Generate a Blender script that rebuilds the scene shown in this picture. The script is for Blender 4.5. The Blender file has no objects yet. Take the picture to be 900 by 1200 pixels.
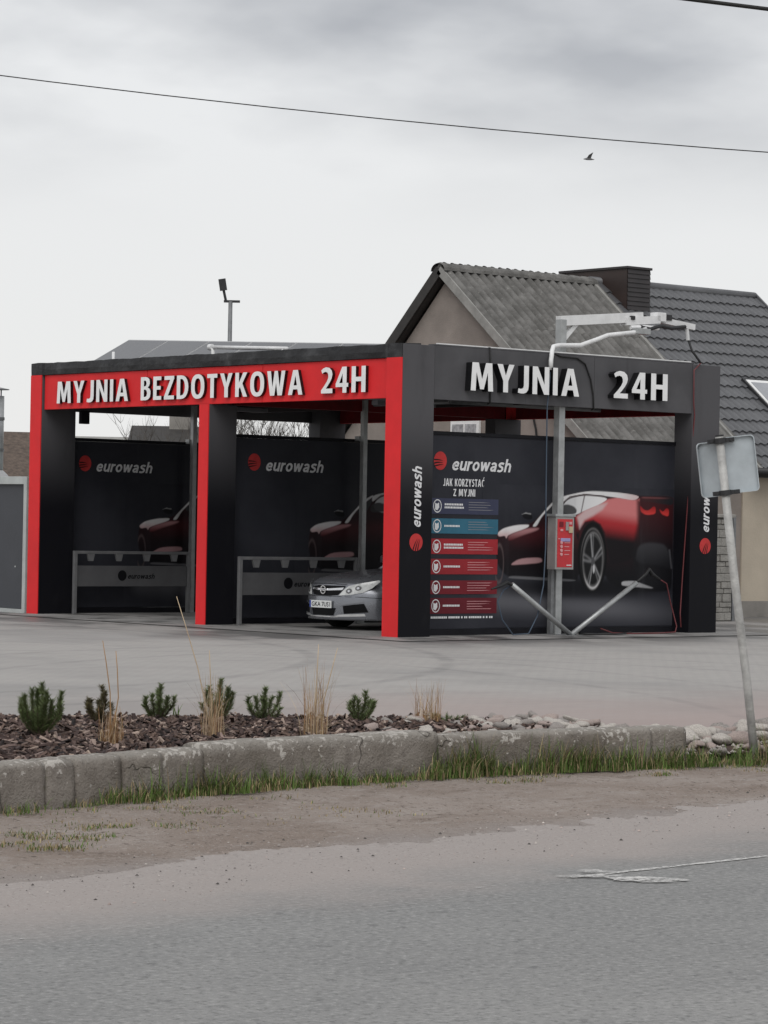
import bpy, bmesh, math, random
from mathutils import Vector, Matrix, noise as mnoise

random.seed(7)
sc = bpy.context.scene
COL = sc.collection

# ------------------------------------------------------------------ camera
YAW, PITCH, ROLL = 0.86936, 0.00401, 0.01849
CAM = Vector((-26.273, -30.767, 1.626))
Fv = Vector((math.cos(YAW)*math.cos(PITCH), math.sin(YAW)*math.cos(PITCH), math.sin(PITCH)))
Rv = Vector((math.sin(YAW), -math.cos(YAW), 0))
Uv = Rv.cross(Fv)
cr, sr = math.cos(ROLL), math.sin(ROLL)
right, up = Rv*cr + Uv*sr, Uv*cr - Rv*sr
cd = bpy.data.cameras.new('camera')
cam = bpy.data.objects.new('camera', cd); COL.objects.link(cam)
cam.matrix_world = Matrix(((right.x, up.x, -Fv.x, CAM.x), (right.y, up.y, -Fv.y, CAM.y),
                           (right.z, up.z, -Fv.z, CAM.z), (0, 0, 0, 1)))
cd.sensor_fit = 'VERTICAL'; cd.sensor_height = 36; cd.lens = 3332.14/1200*36
cd.clip_start = 0.1; cd.clip_end = 3000
sc.camera = cam

# ------------------------------------------------------------------ sky and sun (overcast)
SUN_DIR = Vector((-0.55, -0.45, 0.80)).normalized()       # towards the sun
w = bpy.data.worlds.new('World'); sc.world = w; w.use_nodes = True
nt = w.node_tree; nt.nodes.clear()
N = nt.nodes.new; L = nt.links.new
out = N('ShaderNodeOutputWorld'); bg = N('ShaderNodeBackground')
sky = N('ShaderNodeTexSky'); sky.sky_type = 'NISHITA'; sky.sun_disc = False
sky.sun_elevation = math.asin(SUN_DIR.z)
sky.sun_rotation = math.atan2(SUN_DIR.x, SUN_DIR.y)
skys = N('ShaderNodeMix'); skys.data_type = 'RGBA'; skys.blend_type = 'MULTIPLY'; skys.inputs[0].default_value = 1
skys.inputs[7].default_value = (0.1, 0.1, 0.1, 1)
L(sky.outputs[0], skys.inputs[6])
tc = N('ShaderNodeTexCoord')
# cloud deck: the view direction is cut with a flat layer, so clouds flatten towards the horizon
sep = N('ShaderNodeSeparateXYZ'); L(tc.outputs['Generated'], sep.inputs[0])
zz = N('ShaderNodeMath'); zz.operation = 'MAXIMUM'; zz.inputs[1].default_value = 0.0; L(sep.outputs[2], zz.inputs[0])
za = N('ShaderNodeMath'); za.operation = 'ADD'; za.inputs[1].default_value = 0.26; L(zz.outputs[0], za.inputs[0])
inv = N('ShaderNodeMath'); inv.operation = 'DIVIDE'; inv.inputs[0].default_value = 1; L(za.outputs[0], inv.inputs[1])
sc1 = N('ShaderNodeVectorMath'); sc1.operation = 'SCALE'; L(tc.outputs['Generated'], sc1.inputs[0]); L(inv.outputs[0], sc1.inputs['Scale'])
mp = N('ShaderNodeMapping'); mp.inputs['Location'].default_value = (1.19, 0.535, 0.0); L(sc1.outputs[0], mp.inputs[0])
n1 = N('ShaderNodeTexNoise'); n1.inputs['Scale'].default_value = 2.5; n1.inputs['Detail'].default_value = 5; n1.inputs['Roughness'].default_value = 0.48
L(mp.outputs[0], n1.inputs[0])
n2 = N('ShaderNodeTexNoise'); n2.inputs['Scale'].default_value = 7.5; n2.inputs['Detail'].default_value = 6; n2.inputs['Roughness'].default_value = 0.45
L(mp.outputs[0], n2.inputs[0])
mixn = N('ShaderNodeMix'); mixn.data_type = 'FLOAT'; mixn.inputs[0].default_value = 0.22
L(n1.outputs[0], mixn.inputs[2]); L(n2.outputs[0], mixn.inputs[3])
# layers overhead are thicker than the thin bright air over the horizon
grd = N('ShaderNodeMapRange'); grd.inputs[1].default_value = 0.095; grd.inputs[2].default_value = 0.170
grd.inputs[3].default_value = 0.0; grd.inputs[4].default_value = 1.0; grd.interpolation_type = 'SMOOTHSTEP'
L(sep.outputs[2], grd.inputs[0])
rmp = N('ShaderNodeValToRGB'); e = rmp.color_ramp.elements
e[0].position = 0.36; e[0].color = (0.46, 0.47, 0.495, 1)
e[1].position = 0.60; e[1].color = (0.86, 0.865, 0.87, 1)
L(mixn.outputs[0], rmp.inputs[0])
hor = N('ShaderNodeMix'); hor.data_type = 'RGBA'
hor.inputs[6].default_value = (0.85, 0.85, 0.85, 1)
L(grd.outputs[0], hor.inputs[0]); L(rmp.outputs[0], hor.inputs[7])
mx = N('ShaderNodeMix'); mx.data_type = 'RGBA'; mx.inputs[0].default_value = 0.93
L(skys.outputs[2], mx.inputs[6]); L(hor.outputs[2], mx.inputs[7])
L(mx.outputs[2], bg.inputs[0]); bg.inputs[1].default_value = 1.0
L(bg.outputs[0], out.inputs[0])

sl = bpy.data.lights.new('sun', 'SUN'); sl.energy = 1.5; sl.angle = math.radians(45); sl.color = (1, 0.985, 0.96)
so = bpy.data.objects.new('sun', sl); COL.objects.link(so)
so.rotation_euler = (-SUN_DIR).to_track_quat('-Z', 'Y').to_euler(); so.location = (0, 0, 30)

sc.render.engine = 'CYCLES'
vs = sc.view_settings
vs.view_transform = 'Standard'; vs.look = 'None'; vs.exposure = 0.0; vs.gamma = 1.0; vs.use_curve_mapping = False

# ------------------------------------------------------------------ materials
MATS = {}
def pm(name, col, rough=0.6, var=0.0, scale=3.0, bump=0.0, bscale=30.0, metal=0.0, spec=0.5, col2=None, detail=5.0,
       stretch=None, island=0.0, coat=0.0):
    m = bpy.data.materials.new(name); m.use_nodes = True
    t = m.node_tree; b = t.nodes['Principled BSDF']
    b.inputs['Base Color'].default_value = (*col, 1); b.inputs['Roughness'].default_value = rough
    b.inputs['Metallic'].default_value = metal; b.inputs['Specular IOR Level'].default_value = spec
    b.inputs['Coat Weight'].default_value = coat
    tcn = t.nodes.new('ShaderNodeTexCoord'); vec = tcn.outputs['Object']
    if stretch:
        mpn = t.nodes.new('ShaderNodeMapping'); mpn.inputs['Scale'].default_value = stretch
        t.links.new(vec, mpn.inputs[0]); vec = mpn.outputs[0]
    colout = None
    if var > 0 or col2:
        n = t.nodes.new('ShaderNodeTexNoise'); n.inputs['Scale'].default_value = scale; n.inputs['Detail'].default_value = detail
        n.inputs['Roughness'].default_value = 0.62
        t.links.new(vec, n.inputs[0])
        r = t.nodes.new('ShaderNodeValToRGB'); el = r.color_ramp.elements
        el[0].position = 0.32; el[1].position = 0.68
        if col2:
            el[0].color = (*col, 1); el[1].color = (*col2, 1)
        else:
            el[0].color = (*[max(0, c*(1-var)) for c in col], 1); el[1].color = (*[min(1, c*(1+var)) for c in col], 1)
        t.links.new(n.outputs[0], r.inputs[0]); colout = r.outputs[0]
        rr = t.nodes.new('ShaderNodeMapRange'); rr.inputs[3].default_value = max(0.03, rough-0.09); rr.inputs[4].default_value = min(1, rough+0.09)
        t.links.new(n.outputs[0], rr.inputs[0]); t.links.new(rr.outputs[0], b.inputs['Roughness'])
    if island > 0:
        g = t.nodes.new('ShaderNodeNewGeometry')
        mr = t.nodes.new('ShaderNodeMapRange'); mr.inputs[3].default_value = 1-island; mr.inputs[4].default_value = 1+island
        t.links.new(g.outputs['Random Per Island'], mr.inputs[0])
        hv = t.nodes.new('ShaderNodeHueSaturation'); t.links.new(mr.outputs[0], hv.inputs['Value'])
        hs = t.nodes.new('ShaderNodeMapRange'); hs.inputs[3].default_value = 0.485; hs.inputs[4].default_value = 0.515
        t.links.new(g.outputs['Random Per Island'], hs.inputs[0]); t.links.new(hs.outputs[0], hv.inputs['Hue'])
        if colout: t.links.new(colout, hv.inputs['Color'])
        else: hv.inputs['Color'].default_value = (*col, 1)
        colout = hv.outputs[0]
    if colout: t.links.new(colout, b.inputs['Base Color'])
    if bump > 0:
        n = t.nodes.new('ShaderNodeTexNoise'); n.inputs['Scale'].default_value = bscale; n.inputs['Detail'].default_value = 6
        t.links.new(vec, n.inputs[0])
        bp = t.nodes.new('ShaderNodeBump'); bp.inputs['Strength'].default_value = bump; bp.inputs['Distance'].default_value = 0.02
        t.links.new(n.outputs[0], bp.inputs['Height']); t.links.new(bp.outputs[0], b.inputs['Normal'])
    MATS[name] = m
    return m

class NB:
    """small helper for hand-made node materials"""
    def __init__(s, name, rough=0.8, spec=0.3):
        s.m = bpy.data.materials.new(name); s.m.use_nodes = True; s.t = s.m.node_tree
        s.b = s.t.nodes['Principled BSDF']; s.b.inputs['Roughness'].default_value = rough; s.b.inputs['Specular IOR Level'].default_value = spec
        s.tc = s.t.nodes.new('ShaderNodeTexCoord'); s.vec = s.tc.outputs['Object']; MATS[name] = s.m
    def val(s, sock, v):
        if isinstance(v, (int, float)): sock.default_value = v
        elif isinstance(v, tuple): sock.default_value = (*v, 1) if len(v) == 3 and len(sock.default_value) == 4 else v
        else: s.t.links.new(v, sock)
    def noise(s, scale, detail=5, rough=0.6, vec=None, stretch=None):
        n = s.t.nodes.new('ShaderNodeTexNoise'); n.inputs['Scale'].default_value = scale; n.inputs['Detail'].default_value = detail
        n.inputs['Roughness'].default_value = rough
        v = vec or s.vec
        if stretch:
            mpn = s.t.nodes.new('ShaderNodeMapping'); mpn.inputs['Scale'].default_value = stretch; s.t.links.new(v, mpn.inputs[0]); v = mpn.outputs[0]
        s.t.links.new(v, n.inputs[0]); return n.outputs[0]
    def math(s, op, a, b=0.0, clamp=False):
        n = s.t.nodes.new('ShaderNodeMath'); n.operation = op; n.use_clamp = clamp
        s.val(n.inputs[0], a); s.val(n.inputs[1], b); return n.outputs[0]
    def rng(s, v, a, b, c=0.0, d=1.0):
        n = s.t.nodes.new('ShaderNodeMapRange'); n.interpolation_type = 'SMOOTHSTEP'
        s.val(n.inputs[0], v)
        for i, q in zip((1, 2, 3, 4), (a, b, c, d)): n.inputs[i].default_value = q
        return n.outputs[0]
    def mix(s, f, a, b):
        n = s.t.nodes.new('ShaderNodeMix'); n.data_type = 'RGBA'
        s.val(n.inputs[0], f); s.val(n.inputs[6], a); s.val(n.inputs[7], b); return n.outputs[2]
    def xyz(s):
        n = s.t.nodes.new('ShaderNodeSeparateXYZ'); s.t.links.new(s.vec, n.inputs[0]); return n.outputs
    def col(s, v): s.val(s.b.inputs['Base Color'], v)
    def bump(s, h, strength=0.3, dist=0.02):
        n = s.t.nodes.new('ShaderNodeBump'); n.inputs['Strength'].default_value = strength; n.inputs['Distance'].default_value = dist
        s.t.links.new(h, n.inputs['Height']); s.t.links.new(n.outputs[0], s.b.inputs['Normal'])

# -- asphalt, with dust blown in from the verge
a = NB('asphalt', 0.85); X, Y, Z = a.xyz()
big = a.noise(0.35, 4); med = a.noise(5, 6); fine = a.noise(160, 3, 0.7); streak = a.noise(1.6, 6, 0.65, stretch=(0.6, 1.1, 1)); grit = a.noise(30, 4, 0.75)
c = a.mix(a.rng(big, 0.35, 0.65), (0.22, 0.219, 0.215), (0.268, 0.265, 0.258))
c = a.mix(a.rng(streak, 0.44, 0.72, 0, 0.5), c, (0.19, 0.19, 0.188))
c = a.mix(a.rng(grit, 0.52, 0.62, 0, 0.7), c, (0.345, 0.34, 0.33))
c = a.mix(a.rng(grit, 0.47, 0.37, 0, 0.75), c, (0.14, 0.14, 0.137))
c = a.mix(a.rng(fine, 0.58, 0.75, 0, 0.55), c, (0.40, 0.39, 0.38))
c = a.mix(a.rng(fine, 0.42, 0.28, 0, 0.6), c, (0.10, 0.10, 0.10))
dist = a.math('SUBTRACT', Y, a.math('MULTIPLY_ADD', X, 0.12))
dist = a.math('ADD', a.math('SUBTRACT', Y, a.math('MULTIPLY', X, 0.12)), a.math('MULTIPLY', a.math('SUBTRACT', a.noise(1.1, 6), 0.5), 1.5))
c = a.mix(a.rng(dist, -19.5, -18.3, 0, 0.9), c, (0.345, 0.305, 0.285))
c = a.mix(a.math('MULTIPLY', a.rng(a.noise(42, 3, 0.7), 0.58, 0.66, 0, 0.6), a.rng(dist, -19.4, -18.3)), c, (0.46, 0.43, 0.41))
c = a.mix(a.math('MULTIPLY', a.rng(a.noise(9, 4, 0.7), 0.60, 0.68, 0, 0.6), a.rng(dist, -18.6, -19.4)), c, (0.12, 0.12, 0.12))
pebble = a.noise(55, 2, 0.5)
c = a.mix(a.math('MULTIPLY', a.rng(pebble, 0.66, 0.70), a.rng(dist, -19.6, -18.3)), c, (0.12, 0.115, 0.11))
a.col(c); a.bump(a.math('ADD', fine, a.math('MULTIPLY', med, 0.6)), 0.35, 0.008)

# -- dirt verge: packed earth, grit, darker streaks, greyer where road dust lies
a = NB('dirt', 0.95); X, Y, Z = a.xyz()
c = a.mix(a.rng(a.noise(0.9, 6), 0.35, 0.65), (0.29, 0.235, 0.20), (0.385, 0.33, 0.295))
c = a.mix(a.rng(a.noise(3.2, 7, 0.68, stretch=(0.6, 1.5, 1)), 0.52, 0.68, 0, 0.6), c, (0.20, 0.155, 0.125))
c = a.mix(a.rng(a.noise(6.0, 6, 0.6, stretch=(0.7, 1.3, 1)), 0.56, 0.66, 0, 0.6), c, (0.40, 0.35, 0.32))
edge = a.math('ADD', a.math('SUBTRACT', Y, a.math('MULTIPLY', X, 0.12)), a.math('MULTIPLY', a.math('SUBTRACT', a.noise(1.6, 6), 0.5), 0.9))
c = a.mix(a.rng(edge, -17.25, -17.75, 0, 0.92), c, (0.345, 0.305, 0.285))
c = a.mix(a.rng(a.noise(42, 3, 0.7), 0.58, 0.66, 0, 0.75), c, (0.46, 0.42, 0.39))
c = a.mix(a.math('MULTIPLY', a.rng(a.noise(22, 4, 0.75, stretch=(1.1, 0.9, 1)), 0.43, 0.35, 0, 0.8), a.rng(edge, -17.9, -17.3)), c, (0.11, 0.085, 0.07))
a.col(c); a.bump(a.math('ADD', a.noise(25, 6), a.noise(90, 3)), 0.9, 0.025)

# -- yard paving: small grey blocks, tyre marks, wet patches, a reddish block border
a = NB('yard', 0.75); X, Y, Z = a.xyz()
br = a.t.nodes.new('ShaderNodeTexBrick'); br.inputs['Scale'].default_value = 1.0
br.inputs['Brick Width'].default_value = 0.2; br.inputs['Row Height'].default_value = 0.1; br.inputs['Mortar Size'].default_value = 0.006
br.inputs['Color1'].default_value = (0.37, 0.352, 0.335, 1); br.inputs['Color2'].default_value = (0.345, 0.328, 0.312, 1); br.inputs['Mortar'].default_value = (0.285, 0.275, 0.265, 1)
a.t.links.new(a.vec, br.inputs[0])
c = br.outputs[0]
c = a.mix(a.rng(a.noise(0.22, 6), 0.46, 0.62, 0, 0.6), c, (0.25, 0.242, 0.235))
c = a.mix(a.rng(a.noise(0.9, 7, stretch=(0.35, 1.6, 1)), 0.55, 0.75, 0, 0.5), c, (0.22, 0.21, 0.205))
c = a.mix(a.rng(a.noise(0.5, 7, stretch=(1.3, 0.3, 1)), 0.5, 0.75, 0, 0.5), c, (0.40, 0.385, 0.37))
red = a.math('ADD', a.math('ADD', a.math('MULTIPLY', X, 0.5), Y), a.math('MULTIPLY', a.math('SUBTRACT', a.noise(0.6, 5), 0.5), 2.0))
c = a.mix(a.rng(red, -18.0, -19.0, 0, 0.0), c, (0.3, 0.2, 0.18))
redm = a.math('MULTIPLY', a.rng(a.math('ADD', a.math('ADD', Y, a.math('MULTIPLY', X, 0.25)), a.math('MULTIPLY', a.noise(0.5, 5), 4.0)), -8.5, -14.5), a.rng(X, -14.5, -9.0))
c = a.mix(a.math('MULTIPLY', redm, 0.75), c, (0.345, 0.27, 0.25))
def arc(cx, cy, r, wd, amt, c):
    dx = a.math('SUBTRACT', X, cx); dy = a.math('SUBTRACT', Y, cy)
    d = a.math('SQRT', a.math('ADD', a.math('MULTIPLY', dx, dx), a.math('MULTIPLY', dy, dy)))
    d = a.math('ABSOLUTE', a.math('SUBTRACT', d, r))
    k = a.math('MULTIPLY', a.rng(d, wd, wd*0.3), a.rng(a.noise(1.3, 5), 0.35, 0.6, 0.1, amt))
    return a.mix(a.math('MULTIPLY', k, 0.38), c, (0.11, 0.11, 0.11))
for q in [(-14, 3, 13.2, .14, .75), (-14, 3, 11.6, .14, .7), (-10, -9, 8.0, .12, .5), (-10, -9, 9.5, .12, .45), (-6, 14, 10.5, .15, .6), (-6, 14, 9.0, .15, .6),
          (-2, -16, 13.5, .12, .6), (-2, -16, 15.0, .12, .6), (-20, -5, 15, .12, .5), (-20, -5, 16.5, .12, .45)]:
    c = arc(*q, c)
# damp floor where cars are washed
wet = a.math('MULTIPLY', a.math('MULTIPLY', a.rng(a.math('ADD', X, a.math('MULTIPLY', a.noise(0.5, 5), 5.0)), -1.8, 1.6), a.rng(Y, -3.5, -0.6)), a.rng(a.noise(0.8, 6, 0.6, stretch=(0.9, 0.45, 1)), 0.43, 0.56, 0.25, 1.0))
c = a.mix(a.math('MULTIPLY', wet, 0.75), c, (0.10, 0.10, 0.10))
a.col(c); a.val(a.b.inputs['Roughness'], a.math('SUBTRACT', 0.8, a.math('MULTIPLY', wet, 0.45)))
a.bump(a.math('ADD', a.noise(60, 4), a.math('MULTIPLY', br.outputs[1], -0.6)), 0.25, 0.006)

pm('ground_mat', (0.16, 0.15, 0.11), 0.95, 0.4, 0.4, 0.4, 20, col2=(0.09, 0.11, 0.05))
pm('soil', (0.065, 0.042, 0.034), 0.95, 0.5, 14, 0.8, 40)
pm('bark_chip', (0.070, 0.044, 0.037), 0.85, 0.35, 20, 0.4, 80, island=0.9)
pm('bark_chip_pale', (0.27, 0.20, 0.17), 0.85, 0.3, 20, island=0.4)
pm('stone_mat', (0.40, 0.365, 0.335), 0.85, 0.35, 9, 0.5, 40, island=0.35)
pm('stone_dark', (0.31, 0.28, 0.26), 0.85, 0.35, 9, 0.5, 40)
pm('stone_rose', (0.40, 0.325, 0.295), 0.85, 0.3, 9, 0.5, 40)
pm('grit_dark', (0.075, 0.068, 0.062), 0.9, 0.3, 9)
pm('grass_blade', (0.095, 0.145, 0.034), 0.7, 0.2, 4, island=0.45, spec=0.25)
pm('grass_dry', (0.30, 0.235, 0.135), 0.8, 0.2, 4, island=0.35, spec=0.2)
pm('straw', (0.50, 0.385, 0.265), 0.8, 0.2, 4, island=0.3, spec=0.2)
pm('straw_orange', (0.36, 0.215, 0.11), 0.8, 0.2, 4, island=0.3, spec=0.2)
pm('needle', (0.13, 0.165, 0.066), 0.6, 0.2, 4, island=0.4, spec=0.3)
pm('needle_brown', (0.115, 0.098, 0.048), 0.6, 0.2, 4, island=0.4, spec=0.3)
pm('bark', (0.10, 0.075, 0.055), 0.9, 0.3, 20, 0.5, 60)
pm('bark_grey', (0.075, 0.066, 0.058), 0.9, 0.3, 8)

# -- weathered concrete with flaking whitewash
a = NB('old_concrete', 0.9); X, Y, Z = a.xyz()
c = a.mix(a.rng(a.noise(2.6, 7), 0.35, 0.66), (0.17, 0.148, 0.125), (0.26, 0.233, 0.205))
c = a.mix(a.rng(a.noise(11, 6, stretch=(1, 1, 0.5)), 0.52, 0.72, 0, 0.6), c, (0.145, 0.125, 0.11))
c = a.mix(a.rng(Z, 0.25, 0.31, 0, 0.55), c, (0.33, 0.31, 0.28))
lime = a.math('ADD', a.math('ADD', a.math('MULTIPLY', a.noise(26, 5, 0.6), 0.6), a.math('MULTIPLY', a.noise(4, 3), 0.4)), a.rng(Z, 0.10, 0.31, -0.10, 0.035))
c = a.mix(a.rng(lime, 0.565, 0.60, 0, 0.85), c, (0.52, 0.49, 0.45))
c = a.mix(a.rng(a.noise(18, 4, 0.6, stretch=(1, 1, 0.6)), 0.66, 0.70, 0, 0.7), c, (0.46, 0.44, 0.41))
c = a.mix(a.rng(a.noise(5, 5), 0.66, 0.72, 0, 0.6), c, (0.17, 0.16, 0.10))
vo = a.t.nodes.new('ShaderNodeTexVoronoi'); vo.feature = 'DISTANCE_TO_EDGE'; vo.inputs['Scale'].default_value = 1.7; vo.inputs['Randomness'].default_value = 1.0
wv = a.t.nodes.new('ShaderNodeVectorMath'); wv.operation = 'ADD'; nzc = a.t.nodes.new('ShaderNodeTexNoise'); nzc.inputs['Scale'].default_value = 6
sc_ = a.t.nodes.new('ShaderNodeVectorMath'); sc_.operation = 'SCALE'; sc_.inputs['Scale'].default_value = 0.22
a.t.links.new(a.vec, nzc.inputs[0]); a.t.links.new(nzc.outputs[1], sc_.inputs[0]); a.t.links.new(a.vec, wv.inputs[0]); a.t.links.new(sc_.outputs[0], wv.inputs[1]); a.t.links.new(wv.outputs[0], vo.inputs[0])
crack = a.math('MULTIPLY', a.rng(vo.outputs['Distance'], 0.010, 0.002), a.rng(a.noise(2.2, 3), 0.52, 0.6))
c = a.mix(a.math('MULTIPLY', crack, 0.5), c, (0.06, 0.05, 0.042))
c = a.mix(a.rng(a.noise(45, 3, 0.7), 0.56, 0.68, 0, 0.45), c, (0.10, 0.085, 0.072))
a.col(c); a.bump(a.math('SUBTRACT', a.math('ADD', a.noise(16, 6), a.math('MULTIPLY', a.noise(70, 4), 0.7)), crack), 0.9, 0.02)

# -- car wash
pm('red_panel', (0.70, 0.026, 0.030), 0.5, 0.10, 1.3, 0.10, 3, spec=0.2)
pm('red_shaded', (0.17, 0.012, 0.016), 0.6, 0.3, 2.5, spec=0.15)  # panel red darkened so the shade under the roof sits in its colour
a = NB('charcoal_post', 0.5, 0.12); X, Y, Z = a.xyz()           # charcoal above, fading to near black lower down
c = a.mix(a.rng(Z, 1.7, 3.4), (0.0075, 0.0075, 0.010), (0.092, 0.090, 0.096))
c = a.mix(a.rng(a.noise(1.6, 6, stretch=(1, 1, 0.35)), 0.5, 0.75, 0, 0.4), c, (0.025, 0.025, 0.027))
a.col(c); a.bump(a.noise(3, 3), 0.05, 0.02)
a = NB('charcoal_panel', 0.5, 0.2); X, Y, Z = a.xyz()
c = a.mix(a.rng(a.noise(1.1, 6), 0.3, 0.7), (0.072, 0.071, 0.076), (0.100, 0.098, 0.104))
c = a.mix(a.rng(a.noise(5.0, 6, stretch=(1.2, 1.2, 0.12)), 0.6, 0.8, 0, 0.75), c, (0.02, 0.02, 0.022))
a.col(c); a.bump(a.noise(2.2, 3), 0.08, 0.02)
pm('black_panel', (0.010, 0.010, 0.013), 0.5, 0.3, 3, spec=0.15)
pm('ceiling_dark', (0.022, 0.016, 0.016), 0.7, 0.3, 3)
a = NB('roof_felt', 0.42, 0.4); X, Y, Z = a.xyz()
c = a.mix(a.rng(a.noise(2.2, 7, 0.6, stretch=(1, 0.8, 1.2)), 0.48, 0.72), (0.011, 0.011, 0.013), (0.050, 0.051, 0.054))
a.col(c); a.bump(a.noise(3.5, 5, stretch=(1, 0.8, 1.4)), 0.6, 0.04)
pm('letter_white', (0.82, 0.82, 0.82), 0.4, 0.06, 5)
pm('letter_black', (0.006, 0.006, 0.007), 0.35, 0.1, 5)
pm('white_trim', (0.70, 0.70, 0.70), 0.5, 0.12, 4)
a = NB('banner_print', 0.5, 0.14); X, Y, Z = a.xyz()
c = a.mix(a.rng(a.noise(0.9, 5), 0.3, 0.7), (0.024, 0.025, 0.032), (0.038, 0.039, 0.048))
c = a.mix(a.rng(a.noise(2.5, 6, stretch=(1.4, 1, 0.12)), 0.55, 0.8, 0, 0.25), c, (0.07, 0.072, 0.08))
a.col(c); a.bump(a.noise(1.6, 3, stretch=(1, 1, 0.4)), 0.12, 0.03)
pm('print_white', (0.74, 0.74, 0.75), 0.45, 0.05, 4, spec=0.15)
pm('print_red', (0.52, 0.045, 0.045), 0.45, 0.12, 8, spec=0.15)
pm('print_grey', (0.25, 0.25, 0.27), 0.45, 0.1, 4, spec=0.15)
pm('print_darkgrey', (0.055, 0.056, 0.064), 0.45, 0.2, 2, spec=0.15)
pm('print_black', (0.008, 0.008, 0.010), 0.4, 0.2, 4, spec=0.15)
pm('strip_slate', (0.050, 0.055, 0.095), 0.45, 0.08, 3, spec=0.15)
pm('strip_blue', (0.040, 0.145, 0.215), 0.45, 0.08, 3, spec=0.15)
pm('strip_red', (0.34, 0.028, 0.036), 0.45, 0.08, 3, spec=0.15)
pm('strip_red2', (0.29, 0.026, 0.033), 0.45, 0.08, 3, spec=0.15)
pm('strip_wine', (0.175, 0.02, 0.028), 0.45, 0.08, 3, spec=0.15)
pm('strip_wine2', (0.125, 0.017, 0.025), 0.45, 0.08, 3, spec=0.15)
def gradmat(name, z0, z1, c0, c1, x0=None, x1=None, cx=None, rough=0.45):
    a = NB(name, rough); X, Y, Z = a.xyz()
    c = a.mix(a.rng(Z, z0, z1), c0, c1)
    if cx: c = a.mix(a.rng(X, x0, x1), c, cx)
    a.col(c)
gradmat('print_fender', 1.56, 2.0, (0.035, 0.012, 0.015), (0.48, 0.07, 0.08))
gradmat('print_dim', 1.0, 1.45, (0.012, 0.012, 0.014), (0.035, 0.035, 0.04))
gradmat('print_shoulder', 1.62, 1.9, (0.5, 0.32, 0.33), (0.70, 0.58, 0.58))
gradmat('print_body', 0.75, 1.7, (0.009, 0.009, 0.011), (0.03, 0.016, 0.02))
gradmat('print_floor', 0.15, 0.6, (0.018, 0.018, 0.022), (0.10, 0.10, 0.115), 2.0, 6.2, (0.03, 0.03, 0.036))
gradmat('print_hoodred', 1.38, 1.62, (0.10, 0.01, 0.015), (0.60, 0.40, 0.41))
pm('galvanised', (0.40, 0.41, 0.41), 0.45, 0.18, 6, metal=0.55)
pm('galvanised_dull', (0.20, 0.205, 0.21), 0.5, 0.2, 6, metal=0.35)
pm('steel_bright', (0.62, 0.62, 0.62), 0.3, 0.12, 8, metal=0.7)
pm('panel_steel', (0.34, 0.33, 0.32), 0.42, 0.12, 5, metal=0.4)
pm('panel_red', (0.50, 0.022, 0.03), 0.35, 0.15, 6)
pm('button_pink', (0.62, 0.30, 0.31), 0.4, 0.1, 6)
pm('label_blue', (0.33, 0.31, 0.55), 0.4, 0.1, 6)
pm('beige_plastic', (0.50, 0.40, 0.26), 0.5, 0.1, 6)
pm('rubber', (0.012, 0.012, 0.013), 0.6, 0.2, 6)
pm('hose_red', (0.13, 0.022, 0.025), 0.45, 0.15, 6)
pm('hose_blue', (0.05, 0.075, 0.11), 0.45, 0.15, 6)
pm('rack_steel', (0.20, 0.20, 0.205), 0.45, 0.15, 4, metal=0.3)
pm('rack_plate', (0.125, 0.125, 0.13), 0.45, 0.15, 2, metal=0.3)
pm('solar_glass', (0.035, 0.038, 0.048), 0.18, 0.1, 4, spec=0.6)
pm('alu', (0.48, 0.48, 0.48), 0.4, 0.1, 6, metal=0.6)
# -- houses
a = NB('asbestos', 0.95)
wn_ = a.t.nodes.new('ShaderNodeObjectInfo'); vm_ = a.t.nodes.new('ShaderNodeVectorMath'); vm_.operation = 'ADD'
a.t.links.new(a.vec, vm_.inputs[0]); a.t.links.new(wn_.outputs['Location'], vm_.inputs[1]); V = vm_.outputs[0]
c = a.mix(a.rng(a.noise(2.6, 7, 0.65, vec=V), 0.36, 0.66), (0.105, 0.102, 0.096), (0.185, 0.18, 0.172))
c = a.mix(a.rng(a.noise(11, 6, 0.7, vec=V), 0.60, 0.70, 0, 0.55), c, (0.33, 0.32, 0.30))
c = a.mix(a.rng(a.noise(8, 5, 0.7, vec=V), 0.62, 0.72, 0, 0.5), c, (0.045, 0.042, 0.034))
a.col(c); a.bump(a.noise(30, 5), 0.5, 0.02)
pm('metal_tile', (0.095, 0.096, 0.101), 0.40, 0.22, 1.3, spec=0.5, detail=7)
pm('old_render', (0.265, 0.23, 0.205), 0.95, 0.16, 1.4, 0.3, 40)
pm('beige_render', (0.46, 0.40, 0.32), 0.95, 0.12, 1.0, 0.3, 40)
pm('grey_render', (0.24, 0.225, 0.205), 0.95, 0.18, 1.5, 0.3, 40)
pm('dark_wood', (0.035, 0.032, 0.03), 0.7, 0.3, 4)
pm('pale_wood', (0.27, 0.265, 0.25), 0.8, 0.2, 4)
pm('cladding', (0.030, 0.026, 0.027), 0.55, 0.25, 4)
pm('cladding_brown', (0.032, 0.020, 0.017), 0.55, 0.25, 2)
pm('window_glass', (0.03, 0.034, 0.04), 0.08, 0.1, 3, spec=0.7)
pm('sky_glass', (0.30, 0.31, 0.33), 0.12, 0.1, 3, spec=0.8)
pm('curtain', (0.35, 0.35, 0.36), 0.8, 0.4, 12)
pm('white_paint', (0.78, 0.78, 0.77), 0.5, 0.06, 5)
pm('container_frame', (0.43, 0.45, 0.44), 0.5, 0.12, 3)
pm('container_panel', (0.052, 0.055, 0.064), 0.55, 0.12, 2, 0.1, 40)
pm('brown_roof', (0.10, 0.075, 0.06), 0.9, 0.4, 6, 0.4, 30)
pm('split_stone', (0.27, 0.26, 0.24), 0.9, 0.25, 5, 0.6, 30)
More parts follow.
